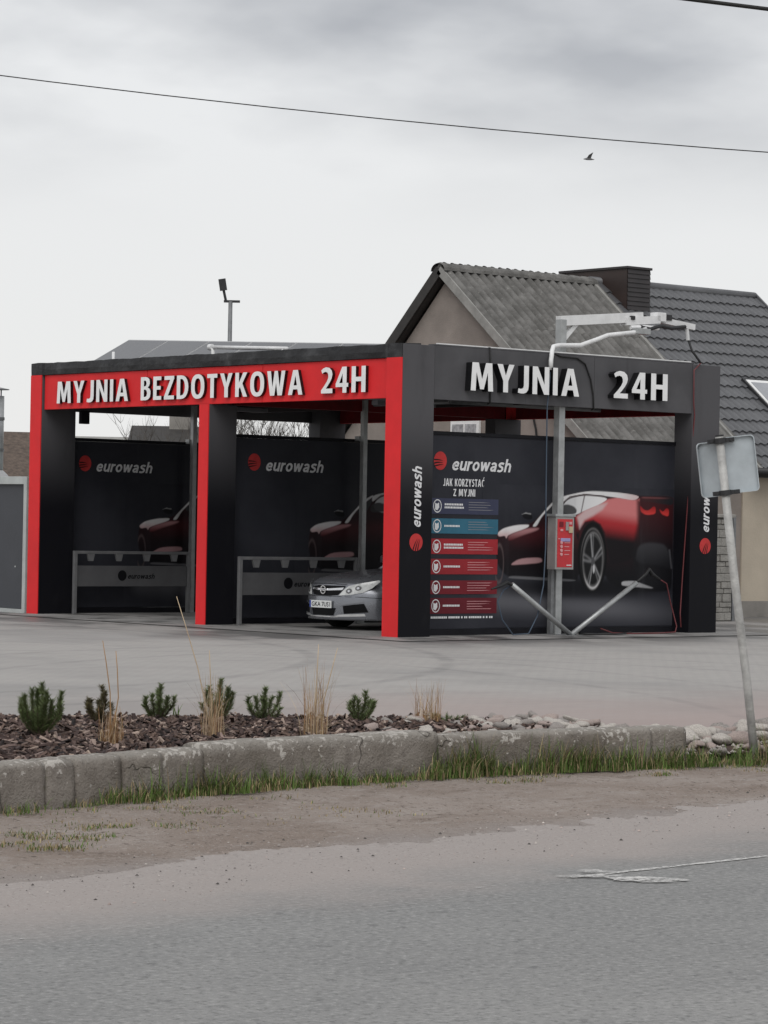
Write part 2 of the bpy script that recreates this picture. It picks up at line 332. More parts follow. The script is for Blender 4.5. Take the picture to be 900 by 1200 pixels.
pm('mortar', (0.15, 0.14, 0.13), 0.95, 0.2, 10)
pm('sign_back', (0.44, 0.48, 0.505), 0.45, 0.16, 3.5, 0.08, 9, metal=0.2, detail=8)
pm('sign_pole', (0.42, 0.415, 0.40), 0.6, 0.25, 9, 0.25, 50, metal=0.2)
pm('dark_metal', (0.03, 0.03, 0.032), 0.5, 0.2, 6, metal=0.3)
pm('cable_black', (0.012, 0.012, 0.012), 0.7, 0.1, 3)
pm('feather', (0.16, 0.16, 0.165), 0.8, 0.3, 20)
# -- car
pm('car_paint', (0.22, 0.228, 0.25), 0.28, 0.06, 3, metal=0.6, coat=0.5)
pm('car_black', (0.005, 0.005, 0.006), 0.5, 0.2, 8, spec=0.12)
pm('chrome', (0.72, 0.72, 0.73), 0.15, 0.05, 5, metal=0.9)
pm('lamp_glass', (0.55, 0.56, 0.55), 0.12, 0.25, 14, spec=0.7, coat=0.5)
pm('lamp_inner', (0.16, 0.16, 0.16), 0.2, 0.3, 18, metal=0.5)
pm('plate_white', (0.72, 0.73, 0.72), 0.4, 0.05, 5)
pm('plate_blue', (0.03, 0.06, 0.3), 0.4, 0.05, 5)
pm('tyre', (0.015, 0.015, 0.015), 0.8, 0.2, 10)
pm('car_glass', (0.012, 0.014, 0.016), 0.06, 0.1, 3, spec=0.7)
# -- worn road paint
a = NB('road_paint', 0.75)
a.col(a.mix(a.rng(a.noise(40, 4), 0.4, 0.7), (0.62, 0.61, 0.58), (0.45, 0.44, 0.42)))
def worn(name, lo, hi, sc_):
    a = NB(name, 0.75)
    a.col(a.mix(a.rng(a.noise(40, 4), 0.4, 0.7), (0.60, 0.59, 0.57), (0.42, 0.41, 0.40)))
    k = a.rng(a.math('ADD', a.math('MULTIPLY', a.noise(sc_, 6, 0.65), 0.7), a.math('MULTIPLY', a.noise(sc_*0.12, 3), 0.3)), lo, hi)
    tr = a.t.nodes.new('ShaderNodeBsdfTransparent'); ms = a.t.nodes.new('ShaderNodeMixShader')
    o = a.t.nodes['Material Output']
    a.t.links.new(k, ms.inputs[0]); a.t.links.new(tr.outputs[0], ms.inputs[1]); a.t.links.new(a.b.outputs[0], ms.inputs[2]); a.t.links.new(ms.outputs[0], o.inputs[0])
worn('paint_fair', 0.40, 0.54, 30); worn('paint_faint', 0.50, 0.70, 26); worn('paint_patchy', 0.37, 0.58, 34)

# ------------------------------------------------------------------ mesh helpers
class MB:
    def __init__(s): s.v = []; s.f = []; s.mi = []
    def add(s, vs, fs, m=0):
        o = len(s.v); s.v += [tuple(q) for q in vs]
        for f in fs: s.f.append(tuple(i+o for i in f)); s.mi.append(m)
        return s
    def box(s, x0, x1, y0, y1, z0, z1, m=0):
        vs = [(x0,y0,z0),(x1,y0,z0),(x1,y1,z0),(x0,y1,z0),(x0,y0,z1),(x1,y0,z1),(x1,y1,z1),(x0,y1,z1)]
        return s.add(vs, [(0,3,2,1),(4,5,6,7),(0,1,5,4),(1,2,6,5),(2,3,7,6),(3,0,4,7)], m)
    def bbox(s, x0, x1, y0, y1, z0, z1, b=0.01, m=0):
        """box with chamfered edges"""
        bm = bmesh.new(); bmesh.ops.create_cube(bm, size=1)
        for v in bm.verts:
            v.co = ((x0+x1)/2+v.co.x*(x1-x0), (y0+y1)/2+v.co.y*(y1-y0), (z0+z1)/2+v.co.z*(z1-z0))
        bmesh.ops.bevel(bm, geom=bm.edges[:], offset=b, segments=2, affect='EDGES', profile=0.6)
        s.bm(bm, m); return s
    def bm(s, bm, m=0):
        bm.verts.ensure_lookup_table(); bm.verts.index_update()
        s.add([v.co.copy() for v in bm.verts], [[v.index for v in f.verts] for f in bm.faces], m); bm.free(); return s
    def tube(s, pts, r, n=8, m=0, cap=True):
        pts = [Vector(p) for p in pts]
        rs = r if isinstance(r, (list, tuple)) else [r]*len(pts)
        vs = []; fs = []; prev = None
        for i, p in enumerate(pts):
            d = (pts[min(i+1, len(pts)-1)] - pts[max(i-1, 0)]).normalized()
            if prev is None:
                ref = Vector((0,0,1)) if abs(d.z) < 0.9 else Vector((1,0,0))
                u = d.cross(ref).normalized()
            else:
                u = (prev - d*prev.dot(d)).normalized()
            prev = u; v2 = d.cross(u)
            for k in range(n):
                t = 2*math.pi*k/n
                vs.append(p + (u*math.cos(t)+v2*math.sin(t))*rs[i])
        for i in range(len(pts)-1):
            for k in range(n):
                fs.append((i*n+k, i*n+(k+1)%n, (i+1)*n+(k+1)%n, (i+1)*n+k))
        if cap:
            fs.append(tuple(range(n-1, -1, -1))); fs.append(tuple((len(pts)-1)*n+k for k in range(n)))
        return s.add(vs, fs, m)
    def bar(s, p, q, wd, ht, m=0, ref=(0,0,1)):
        """rectangular bar from p to q"""
        p, q = Vector(p), Vector(q); d = (q-p).normalized(); ref = Vector(ref)
        if abs(d.dot(ref)) > 0.95: ref = Vector((0,1,0))
        u = d.cross(ref).normalized(); v = u.cross(d)
        vs = []
        for c in (p, q):
            for a_, b_ in ((-1,-1),(1,-1),(1,1),(-1,1)): vs.append(c + u*a_*wd/2 + v*b_*ht/2)
        return s.add(vs, [(0,1,2,3),(7,6,5,4),(0,4,5,1),(1,5,6,2),(2,6,7,3),(3,7,4,0)], m)
    def lathe(s, c, axis, prof, n=20, m=0):
        """profile [(r, h)] turned round an axis through c"""
        c = Vector(c); ax = Vector(axis).normalized(); ref = Vector((0,0,1)) if abs(ax.z) < 0.9 else Vector((1,0,0))
        u = ax.cross(ref).normalized(); v = ax.cross(u); vs = []; fs = []
        for r, h in prof:
            for k in range(n):
                t = 2*math.pi*k/n; vs.append(c + ax*h + (u*math.cos(t)+v*math.sin(t))*r)
        for i in range(len(prof)-1):
            for k in range(n): fs.append((i*n+k, i*n+(k+1)%n, (i+1)*n+(k+1)%n, (i+1)*n+k))
        return s.add(vs, fs, m)
    def shift(s, o):
        s.v = [(x-o[0], y-o[1], z-o[2]) for x, y, z in s.v]; return s
    def mesh(s, name, mats, smooth=False):
        me = bpy.data.meshes.new(name); me.from_pydata(s.v, [], s.f)
        if isinstance(mats, str): mats = [mats]
        for m in mats: me.materials.append(MATS[m])
        for p, i in zip(me.polygons, s.mi): p.material_index = i; p.use_smooth = smooth
        me.validate(); me.update(); return me

WL = {}
def tag(o, label=None, cat=None, group=None, kind=None):
    if label: o['label'] = label
    if cat: o['category'] = cat
    if group: o['group'] = group
    if kind: o['kind'] = kind
    return o
def thing(name, label, cat, loc=(0,0,0), rz=0.0, group=None):
    o = bpy.data.objects.new(name, None); COL.objects.link(o); o.location = loc; o.rotation_euler.z = rz
    o.empty_display_size = 0.2; WL[o.name] = Vector(loc)
    return tag(o, label, cat, group)
def link(name, me, parent=None):
    o = bpy.data.objects.new(name, me); COL.objects.link(o)
    if parent is not None: o.parent = parent
    return o
def part(name, mb, mats, parent=None, smooth=False, world=True):
    """mesh given in world coordinates; moved into the frame of its thing"""
    root = parent
    while root is not None and root.parent is not None: root = root.parent
    if root is not None and world: mb.shift(WL.get(root.name, Vector((0,0,0))))
    o = link(name, mb.mesh(name, mats, smooth), parent)
    return o
def solo(name, mb, mats, label, cat, loc, group=None, smooth=False):
    """a thing that is one mesh: origin at its base"""
    mb.shift(loc); o = link(name, mb.mesh(name, mats, smooth)); o.location = loc
    return tag(o, label, cat, group)
def copy_tree(o, parent=None):
    c = o.copy(); COL.objects.link(c); c.parent = parent
    for ch in [q for q in bpy.data.objects if q.parent == o]: copy_tree(ch, c)
    return c

def text_mesh(body, size=1.0, shear=0.0, offset=0.0, extrude=0.0, res=3):
    cu = bpy.data.curves.new('lettering', 'FONT'); cu.body = body; cu.size = size; cu.shear = shear
    cu.offset = offset; cu.extrude = extrude; cu.resolution_u = res
    ob = bpy.data.objects.new('lettering', cu); COL.objects.link(ob)
    bpy.context.view_layer.update()
    me = bpy.data.meshes.new_from_object(ob.evaluated_get(bpy.context.evaluated_depsgraph_get()))
    vs = [v.co.copy() for v in me.vertices]; fs = [tuple(p.vertices) for p in me.polygons]
    bpy.data.objects.remove(ob); bpy.data.curves.remove(cu); bpy.data.meshes.remove(me)
    return vs, fs
def fit_text(body, x0, x1, z0, z1, shear=0.0, offset=0.0, extrude=0.0):
    """text scaled to a rectangle; returns 2-D verts (u, v, depth) and faces"""
    vs, fs = text_mesh(body, 1.0, shear, offset, extrude)
    a0 = min(v.x for v in vs); a1 = max(v.x for v in vs); b0 = min(v.y for v in vs); b1 = max(v.y for v in vs)
    return [(x0+(v.x-a0)/(a1-a0)*(x1-x0), z0+(v.y-b0)/(b1-b0)*(z1-z0), v.z) for v in vs], fs

def subdiv_poly(poly, n=3):
    bm = bmesh.new(); f = bm.faces.new([bm.verts.new((0, y, z)) for y, z in poly])
    bmesh.ops.triangulate(bm, faces=[f])
    for _ in range(n): bmesh.ops.subdivide_edges(bm, edges=bm.edges[:], cuts=1, use_grid_fill=True)
    return bm

# ------------------------------------------------------------------ ground
def sheet(name, poly, z, mat, nx=1):
    m = MB(); m.add([(x, y, z) for x, y in poly], [tuple(range(len(poly)))])
    return tag(link(name, m.mesh(name, mat)), kind='structure')
sheet('ground', [(-400,-400),(400,-400),(400,400),(-400,400)], -0.06, 'ground_mat')

def wall_front(x):          # front foot line of the low wall
    P = [(-24,-19.2),(-20.5,-18.45),(-18.1,-17.9),(-17.1,-17.66),(-16,-17.48),(-14.5,-17.36),(-13.4,-17.44),(-12.4,-17.6),(-9,-18.3),(0,-20)]
    for (a_, b_), (c_, d_) in zip(P, P[1:]):
        if a_ <= x <= c_: return b_ + (d_-b_)*(x-a_)/(c_-a_)
    return P[0][1] if x < P[0][0] else P[-1][1]
def road_edge(x): return -19.72 + 0.135*(x+16) + 0.15*math.sin(x*1.3) + 0.1*math.sin(x*3.1)

# road
rp = [(-60, -40), (60, -26)]
xs = [-60, -40] + [-30+0.25*i for i in range(100)] + [-4, 10, 40]
vs = []; fs = []
for x in xs:
    e_ = (-19.9 + 0.12*(x+16)) if abs(x+16) < 14 else (-19.9+0.12*(14 if x > -16 else -14))
    e_ += 0.72
    vs += [(x, -34.0, 0.0), (x, e_-1.2, 0.0), (x, e_, -0.012)]
for i in range(len(xs)-1):
    for k in range(2): fs.append((i*3+k, (i+1)*3+k, (i+1)*3+k+1, i*3+k+1))
m = MB().add(vs, fs); tag(link('road', m.mesh('road', 'asphalt')), kind='structure')
road = bpy.data.objects['road']
def strip(pts, wd, z=0.004):
    m = MB(); P = [Vector((x, y, z)) for x, y in pts]; vs = []
    for i, p in enumerate(P):
        d = (P[min(i+1, len(P)-1)]-P[max(i-1, 0)]).normalized(); nrm = Vector((-d.y, d.x, 0))
        k = wd*(0.85+0.3*random.random())/2
        vs += [p+nrm*k, p-nrm*k]
    return m.add(vs, [(2*i+1, 2*i+3, 2*i+2, 2*i) for i in range(len(P)-1)])
def lin(p, q, n): return [(p[0]+(q[0]-p[0])*i/n, p[1]+(q[1]-p[1])*i/n) for i in range(n+1)]
part('edge_line', strip(lin((-17.1,-21.285), (-13.0,-21.0), 30), 0.045), 'paint_fair', road)
part('edge_line', strip(lin((-21.5,-21.62), (-17.1,-21.285), 30), 0.03), 'paint_faint', road)
def rag(cx, cy, ax, ay, rot, n=22, seed=1):
    rnd = random.Random(seed); q = []
    for k in range(n):
        t = 2*math.pi*k/n; r_ = rnd.uniform(.72, 1.1); a_, b_ = ax*r_*math.cos(t), ay*r_*math.sin(t)
        q.append((cx+a_*math.cos(rot)-b_*math.sin(rot), cy+a_*math.sin(rot)+b_*math.cos(rot)))
    return q
for kk, (cx, cy, ax, ay, rot) in enumerate([(-16.85, -21.54, .19, .105, -.70), (-17.0, -21.32, .17, .05, -.5), (-16.87, -21.21, .09, .06, -.70)]):
    pz = rag(cx, cy, ax, ay, rot, seed=kk)
    part('paint_patch', MB().add([(x, y, .0075+.002*kk) for x, y in pz], [tuple(range(len(pz)))]), 'paint_patchy', road)

# dirt verge between road and wall (uneven)
vs = []; fs = []; nx, ny = 420, 64; x0, x1 = -24.5, -7.5
for i in range(nx+1):
    x = x0+(x1-x0)*i/nx; ya = road_edge(x)-0.1; yb = wall_front(x)+0.12
    if x > -12.3: yb = max(yb, -17.35)
    for j in range(ny+1):
        t = j/ny; y = ya+(yb-ya)*t
        h = -0.016+0.034*min(1, t*2.0) + 0.022*t*t
        nn = mnoise.noise((x*1.7, y*1.7, 0))*0.013 + mnoise.noise((x*5, y*5, 3))*0.009 + mnoise.noise((x*13, y*13, 5))*0.006 + mnoise.noise((x*31, y*31, 8))*0.003
        vs.append((x, y, h + nn*(.25+.75*min(1, t*6))))
for i in range(nx):
    for j in range(ny):
        a_ = i*(ny+1)+j; fs.append((a_, a_+ny+1, a_+ny+2, a_+1))
m = MB().add(vs, fs); tag(link('dirt_verge', m.mesh('dirt_verge', 'dirt', True)), kind='structure')
verge = bpy.data.objects['dirt_verge']
# loose gravel on the verge and road edge
def pebble(mb, c, r, m=0):
    a_ = random.random()*6.28
    vs = [(c[0]+r*math.cos(a_+k*1.5708)*random.uniform(.7,1.3), c[1]+r*math.sin(a_+k*1.5708)*random.uniform(.7,1.3), c[2]) for k in range(4)]
    vs.append((c[0], c[1], c[2]+r*random.uniform(.5,1)))
    mb.add(vs, [(0,1,4),(1,2,4),(2,3,4),(3,0,4)], m)
m = MB()
for _ in range(2600):
    x = random.uniform(-21, -9); t = random.betavariate(1.6, 1.2)
    ya, yb = road_edge(x)-0.9, wall_front(x)-0.02
    pebble(m, (x, ya+(yb-ya)*t, 0.001+0.022*max(0, t-.45)), random.choice([.004,.004,.005,.006,.007,.010]), random.choice([0,3,3,1,1,2]))
tag(part('loose_gravel', m, ['stone_mat', 'stone_dark', 'stone_rose', 'grit_dark'], verge), kind='stuff')

# yard paving
sheet('yard_paving', [(-60,-13.0),(-22,-14.3),(-15.9,-14.4),(-14.4,-15.2),(-13.0,-16.1),(-11.9,-16.5),(-8.6,-15.8),(-7.4,-17.9),(-4,-17.7),(40,-17.3),(40,60),(-60,60)], 0.0, 'yard')

# concrete slab under the wash, damp, with a dark joint round it
a = NB('pad_joint', 0.9); a.col((0.05, 0.05, 0.048))
a = NB('wet_concrete', 0.5, 0.4); X, Y, Z = a.xyz()
c = a.mix(a.rng(a.noise(0.7, 6), 0.35, 0.65), (0.20, 0.195, 0.19), (0.29, 0.28, 0.27))
c = a.mix(a.rng(a.noise(1.3, 7, 0.65, stretch=(0.8, 0.5, 1)), 0.47, 0.62, 0, 0.8), c, (0.085, 0.083, 0.08))
a.col(c); a.val(a.b.inputs['Roughness'], a.rng(a.noise(1.3, 6, 0.65, stretch=(0.8, 0.5, 1)), 0.4, 0.65, 0.75, 0.3))
sheet('slab_joint', [(-.80,-1.05),(7.2,-1.05),(7.2,10.0),(-.80,9.64)], 0.004, 'pad_joint')
sheet('wash_slab', [(-.74,-.99),(7.14,-.99),(7.14,9.95),(-.74,9.58)], 0.008, 'wet_concrete')

# ------------------------------------------------------------------ low concrete wall
root = thing('concrete_edging_wall', 'low weathered concrete wall with flaking whitewash in front of the mulch bed', 'wall', (-16, -17.4, 0))
cuts = [(-22.6,0,0),(-20.2,0,.004),(-17.68,0,.0),(-17.45,.0,.01),(-17.07,.0,-.004),(-16.76,.004,.008),(-16.42,.028,.0),(-14.46,.0,.006),(-14.14,.004,-.006),(-12.74,.006,.012)]
ends = [c_[0] for c_ in cuts[1:]]+[-12.44]
PROF = [(0.0,-0.03),(0.001,0.06),(0.002,0.14),(0.003,0.22),(0.006,0.272),(0.014,0.288),(0.030,0.298),(0.12,0.302),(0.21,0.298),(0.24,0.285),(0.25,0.24),(0.25,-0.03)]
for bi, ((xa, dz, dy), xb) in enumerate(zip(cuts, ends)):
    n = max(5, int((xb-xa)/0.035)); vs = []; fs = []; K = len(PROF); off = random.random()*40
    for i in range(n+1):
        x = xa+0.006+(xb-xa-0.012)*i/n; yb_ = wall_front(x)+dy
        edge = min(i, n-i); er = 0.005 if edge == 0 else 0
        for k, (py, pz_) in enumerate(PROF):
            q = mnoise.noise((x*7+off, py*9, pz_*9))*0.008 + mnoise.noise((x*22+off, py*22, pz_*22))*0.005
            cy = 0.125
            yy = py + (er if py < cy else -er) - q; zz_ = pz_ + (dz if pz_ > 0.05 else 0) - (er if pz_ > .2 else 0) + q*0.6*(pz_ > .2)
            chip = max(0, mnoise.noise((x*5.3+off, 2.2, 1.0))-0.15)*0.07
            if 0.2 < pz_ < 0.3 and py < 0.06: yy += chip*0.6; zz_ -= chip*0.5
            vs.append((x, yb_+yy, zz_))
    for i in range(n):
        for k in range(K-1): a_ = i*K+k; fs.append((a_, a_+K, a_+K+1, a_+1))
    fs.append(tuple(range(K))); fs.append(tuple(n*K+k for k in range(K-1, -1, -1)))
    m = MB().add(vs, fs); part('block', m, 'old_concrete', root, True)

# ------------------------------------------------------------------ planting bed
def bed_back(x):
    P = [(-26,-14.3),(-22,-14.3),(-15.9,-14.42),(-14.4,-15.22),(-13.0,-16.12),(-11.9,-16.52),(-10,-16.1),(-8,-15.6)]
    for (a_, b_), (c_, d_) in zip(P, P[1:]):
        if a_ <= x <= c_: return b_ + (d_-b_)*(x-a_)/(c_-a_)
    return -16
def bed_z(x, t):
    z = 0.245 + 0.015*t + 0.03*math.sin(3.1416*t)
    k = max(0, min(1, (-12.2-x)/0.5)); k = k*k*(3-2*k)          # falls to yard level past the wall's end
    return z*k + (0.10+0.09*(1-abs(2*t-1)))*(1-k) + mnoise.noise((x*2.5, t*6, 1))*0.018 + mnoise.noise((x*9, t*22, 1))*0.008
def bed_front(x): return wall_front(x)+0.235 if x < -12.45 else wall_front(x)+0.22
vs = []; fs = []; nx, ny = 150, 26; x0, x1 = -24.0, -8.6
for i in range(nx+1):
    x = x0+(x1-x0)*i/nx; ya, yb = bed_front(x), bed_back(x)+0.05
    for j in range(ny+1):
        t = j/ny; vs.append((x, ya+(yb-ya)*t, bed_z(x, t)))
for i in range(nx):
    for j in range(ny): a_ = i*(ny+1)+j; fs.append((a_, a_+ny+1, a_+ny+2, a_+1))
m = MB().add(vs, fs); bed = tag(link('planting_bed', m.mesh('planting_bed', 'soil', True)), kind='structure')
# thin kerb on the yard side of the bed
kx = [-24+0.5*i for i in range(25)]
def kz(x): return bed_z(x, 1.0)-.135
for xa, xb in zip(kx, kx[1:]):
    pa = Vector((xa+.008, bed_back(xa)+.06, 0)); pb = Vector((xb-.008, bed_back(xb)+.06, 0))
    mm = MB().bar(pa+Vector((0,0,kz(xa))), pb+Vector((0,0,kz(xb))), 0.06, 0.30); part('kerb_stone', mm, 'stone_mat', bed)
# bark mulch
m = MB()
for _ in range(15000):
    x = random.uniform(-20.5, -12.9); t = random.random()
    if x > -14.2 and random.random() < (x+14.2)/1.2: continue
    y = bed_front(x)+(bed_back(x)-bed_front(x))*t; z = bed_z(x, t)+random.uniform(0, .018)
    l = random.uniform(.018, .062); wd = random.uniform(.006, .014); h = random.uniform(.003, .007)
    rot = Matrix.Rotation(random.random()*6.28, 4, 'Z') @ Matrix.Rotation(random.gauss(0, .35), 4, 'Y') @ Matrix.Rotation(random.gauss(0, .4), 4, 'X')
    c8 = []
    for sx, sy, sz in ((-1,-1,-1),(1,-.7,-1),(1,.7,-1),(-1,1,-1),(-1,-1,1),(1,-.7,1),(1,.7,1),(-1,1,1)):
        c8.append(rot @ Vector((sx*l, sy*wd, sz*h)) + Vector((x, y, z)))
    m.add(c8, [(4,5,6,7),(0,1,5,4),(1,2,6,5),(2,3,7,6),(3,0,4,7)], 1 if random.random() < .17 else 0)
tag(part('bark_mulch', m, ['bark_chip', 'bark_chip_pale'], bed), kind='stuff')
# cobbles at the bed's far end
def stone_mesh(seed, mat):
    rnd = random.Random(seed); bm = bmesh.new(); bmesh.ops.create_icosphere(bm, subdivisions=2, radius=1)
    for v in bm.verts:
        d = 1+mnoise.noise(v.co*1.3+Vector((seed*7.7, 0, 0)))*0.45+mnoise.noise(v.co*3+Vector((seed*3.1, 5, 0)))*0.15
        v.co *= d
    mb = MB().bm(bm); return mb.mesh('stone', mat, True)
SM = [stone_mesh(i, ['stone_mat', 'stone_mat', 'stone_rose', 'stone_dark'][i % 4]) for i in range(8)]
placed = []
def put_stone(x, y, z, r):
    o = link('stone', random.choice(SM), bed); o.location = (x, y, z)
    o.scale = (r*random.uniform(.8,1.35), r*random.uniform(.7,1.1), r*random.uniform(.4,.65)); o.rotation_euler = (random.gauss(0,.2), random.gauss(0,.2), random.random()*6.28)
tries = 0
while len(placed) < 298 and tries < 16000:
    tries += 1
    x = random.uniform(-14.6, -9.2); t = random.betavariate(1, 1.1)
    if x < -12.45:
        if t > 0.9: continue
        if x < -13.5 and random.random() < .72: continue
        if x < -14 and t > .3: continue
        r = random.uniform(.028, .065)
    else: r = random.choice([.035, .045, .05, .06, .07, .09])*random.uniform(.85, 1.15)
    y = bed_front(x)+(bed_back(x)-bed_front(x))*t
    if x > -12.45 and y < -17.55 : continue
    if any((x-a_)**2+(y-b_)**2 < (0.72*(r+c_))**2 for a_, b_, c_ in placed): continue
    placed.append((x, y, r)); put_stone(x, y, bed_z(x, t)+r*.35, r)
# fine gravel between them
m = MB()
for _ in range(1800):
    x = random.uniform(-13.6, -8.8); t = random.random(); y = bed_front(x)+(bed_back(x)-bed_front(x))*t
    pebble(m, (x, y, bed_z(x, t)), random.uniform(.01, .028), random.choice([0,0,1,2]))
tag(part('gravel', m, ['stone_mat', 'stone_dark', 'stone_rose'], bed), kind='stuff')

# ------------------------------------------------------------------ car wash
W, D, H = 9.6, 6.59, 4.2
cw = thing('car_wash', 'open two bay car wash with red and charcoal frame and large white lettering', 'car wash', (0, 0, 0))
# posts: charcoal cores, red front faces
posts = [(0,.62,0,.345),(0,.55,4.58,4.83),(0,.70,9.27,9.60),(5.97,6.59,0,.38),(6.0,6.59,4.58,4.83),(6.0,6.59,9.27,9.6)]
for i, (xa, xb, ya, yb) in enumerate(posts):
    top = 4.195 if i in (0, 2, 3, 5) else 3.42
    a_ = 0.02 if i < 3 else 0
    p = part('post', MB().bbox(xa+a_, xb, ya, yb, 0.0, top, .006), 'charcoal_post', cw)
    if i < 3:
        f = part('red_face', MB().bbox(0, .019, ya+.003, yb-.003, 0.0, 4.0 if i != 1 else 3.42, .004), 'red_panel', p)
# front fascia in three sheets, set slightly back
for ya, yb in ((.362, 3.30), (3.31, 6.30), (6.31, 9.250)):
    part('fascia_panel', MB().bbox(.055, .12, ya, yb, 3.424, 3.998, .006), 'red_panel', cw)
# side fascia towards the house
for xa, xb in ((.624, 1.70), (1.705, 3.83), (3.835, 5.966)):
    part('fascia_panel', MB().bbox(xa, xb, .006, .09, 3.424, 4.195, .006), 'charcoal_panel', cw)
for ya, yb in ((.385, 4.7), (4.706, 9.266)):
    part('fascia_panel', MB().bbox(6.48, 6.56, ya, yb, 3.424, 4.195, .006), 'red_panel', cw)
for ya, yb in ((.385, 4.57), (4.84, 9.266)):
    part('shade_panel', MB().bbox(6.455, 6.477, ya, yb, 3.43, 3.89, .004), 'red_shaded', cw)  # sheets added inside the rear fascia to carry the shade-darkened red
part('fascia_panel', MB().bbox(.704, 5.996, 9.51, 9.594, 3.424, 4.195, .006), 'charcoal_panel', cw)
# felt coping above the red fascia, slightly crumpled
vs = []; fs = []; n = 150
for i in range(n+1):
    y = 0.006+(W-0.012)*i/n
    q = mnoise.noise((y*2.3, 0, 0))*.012 + mnoise.noise((y*9, 3, 0))*.006
    inn = 1 if .36 < y < 9.26 else 0
    xo = 0.004 + inn*0.016
    vs += [(xo+.004-q*.5*inn, y, 4.002), (xo-.006*inn+q*inn, y, 4.09+q), (xo, y, 4.2+q), (.36, y, 4.215+q*.5), (.36, y, 4.0)]
for i in range(n):
    for k in range(4): a_ = i*5+k; fs.append((a_, a_+1, a_+6, a_+5))
fs += [(4,3,2,1,0), tuple(n*5+k for k in range(5))]
part('coping', MB().add(vs, fs), 'roof_felt', cw)
part('coping', MB().bbox(.63, 6.0, .01, .16, 4.197, 4.22, .004), 'charcoal_panel', cw)
part('white_strip', MB().bar((.68, .03, 4.229), (5.94, .03, 4.229), .035, .016), 'white_trim', cw)
part('coping', MB().bbox(6.42, 6.585, .39, 9.2, 4.197, 4.22, .004), 'roof_felt', cw)
# roof deck and joists
part('roof', MB().box(.12, 6.47, .10, 9.5, 3.90, 3.97), 'ceiling_dark', cw)
for i in range(7):
    y = .8+i*1.33
    part('joist', MB().bar((.12, y, 3.80), (6.47, y, 3.80), .09, .18), 'ceiling_dark', cw)
for x in (2.0, 4.4):
    part('beam', MB().bar((x, .1, 3.62), (x, 9.5, 3.62), .12, .16), 'ceiling_dark', cw)
for y in (4.70,):
    part('beam', MB().bar((.56, y, 3.57), (5.99, y, 3.57), .18, .28), 'red_shaded', cw)
# service ducts hung under the deck
part('duct', MB().tube([(.9, 2.4, 3.55), (6.3, 2.4, 3.55)], .05, 10), 'galvanised_dull', cw, True)
part('duct', MB().tube([(2.6, 1.9, 3.75), (2.6, 1.9, 3.50), (2.6, 3.7, 3.50), (2.6, 3.7, 3.75)], .03, 8), 'galvanised_dull', cw, True)
part('ceiling_lamp', MB().bbox(2.0, 3.2, 2.9, 3.05, 3.46, 3.53, .01), 'print_grey', cw)
part('ceiling_lamp', MB().bbox(2.0, 3.2, 7.2, 7.35, 3.46, 3.53, .01), 'print_grey', cw)
part('camera_housing', MB().bbox(.55, .72, 8.88, 8.96, 3.20, 3.42, .01), 'black_panel', cw)

# letterforms: outlines on a unit height, drawn for this lettering (first loop outer, others holes)
def ell(cx, cy, rx, ry, n=28, p=2.4):
    o = []
    for k in range(n):
        t = 2*math.pi*k/n; c_, s_ = math.cos(t), math.sin(t)
        o.append((cx+rx*math.copysign(abs(c_)**(2/p), c_), cy+ry*math.copysign(abs(s_)**(2/p), s_)))
    return o
def thick(path, wd):
    P = [Vector((x, y, 0)) for x, y in path]; l_, r_ = [], []
    for i, p in enumerate(P):
        d = (P[min(i+1, len(P)-1)]-P[max(i-1, 0)]).normalized(); nv = Vector((-d.y, d.x, 0))*wd/2
        l_.append((p.x+nv.x, p.y+nv.y)); r_.append((p.x-nv.x, p.y-nv.y))
    return l_+r_[::-1]
def rhalf(x0, xr, y0, y1, n=10):
    """right half of a D: from the top at x0 round to the bottom"""
    cy, ry = (y0+y1)/2, (y1-y0)/2
    return [(x0+(xr-x0)*abs(math.cos(math.pi/2-math.pi*k/n))**.85, cy+ry*math.cos(math.pi*k/n)) for k in range(n+1)]
SP_ = [(.47,.83),(.37,.905),(.25,.92),(.14,.87),(.10,.75),(.15,.635),(.29,.53),(.40,.44),(.435,.29),(.385,.15),(.27,.08),(.15,.085),(.03,.15)]
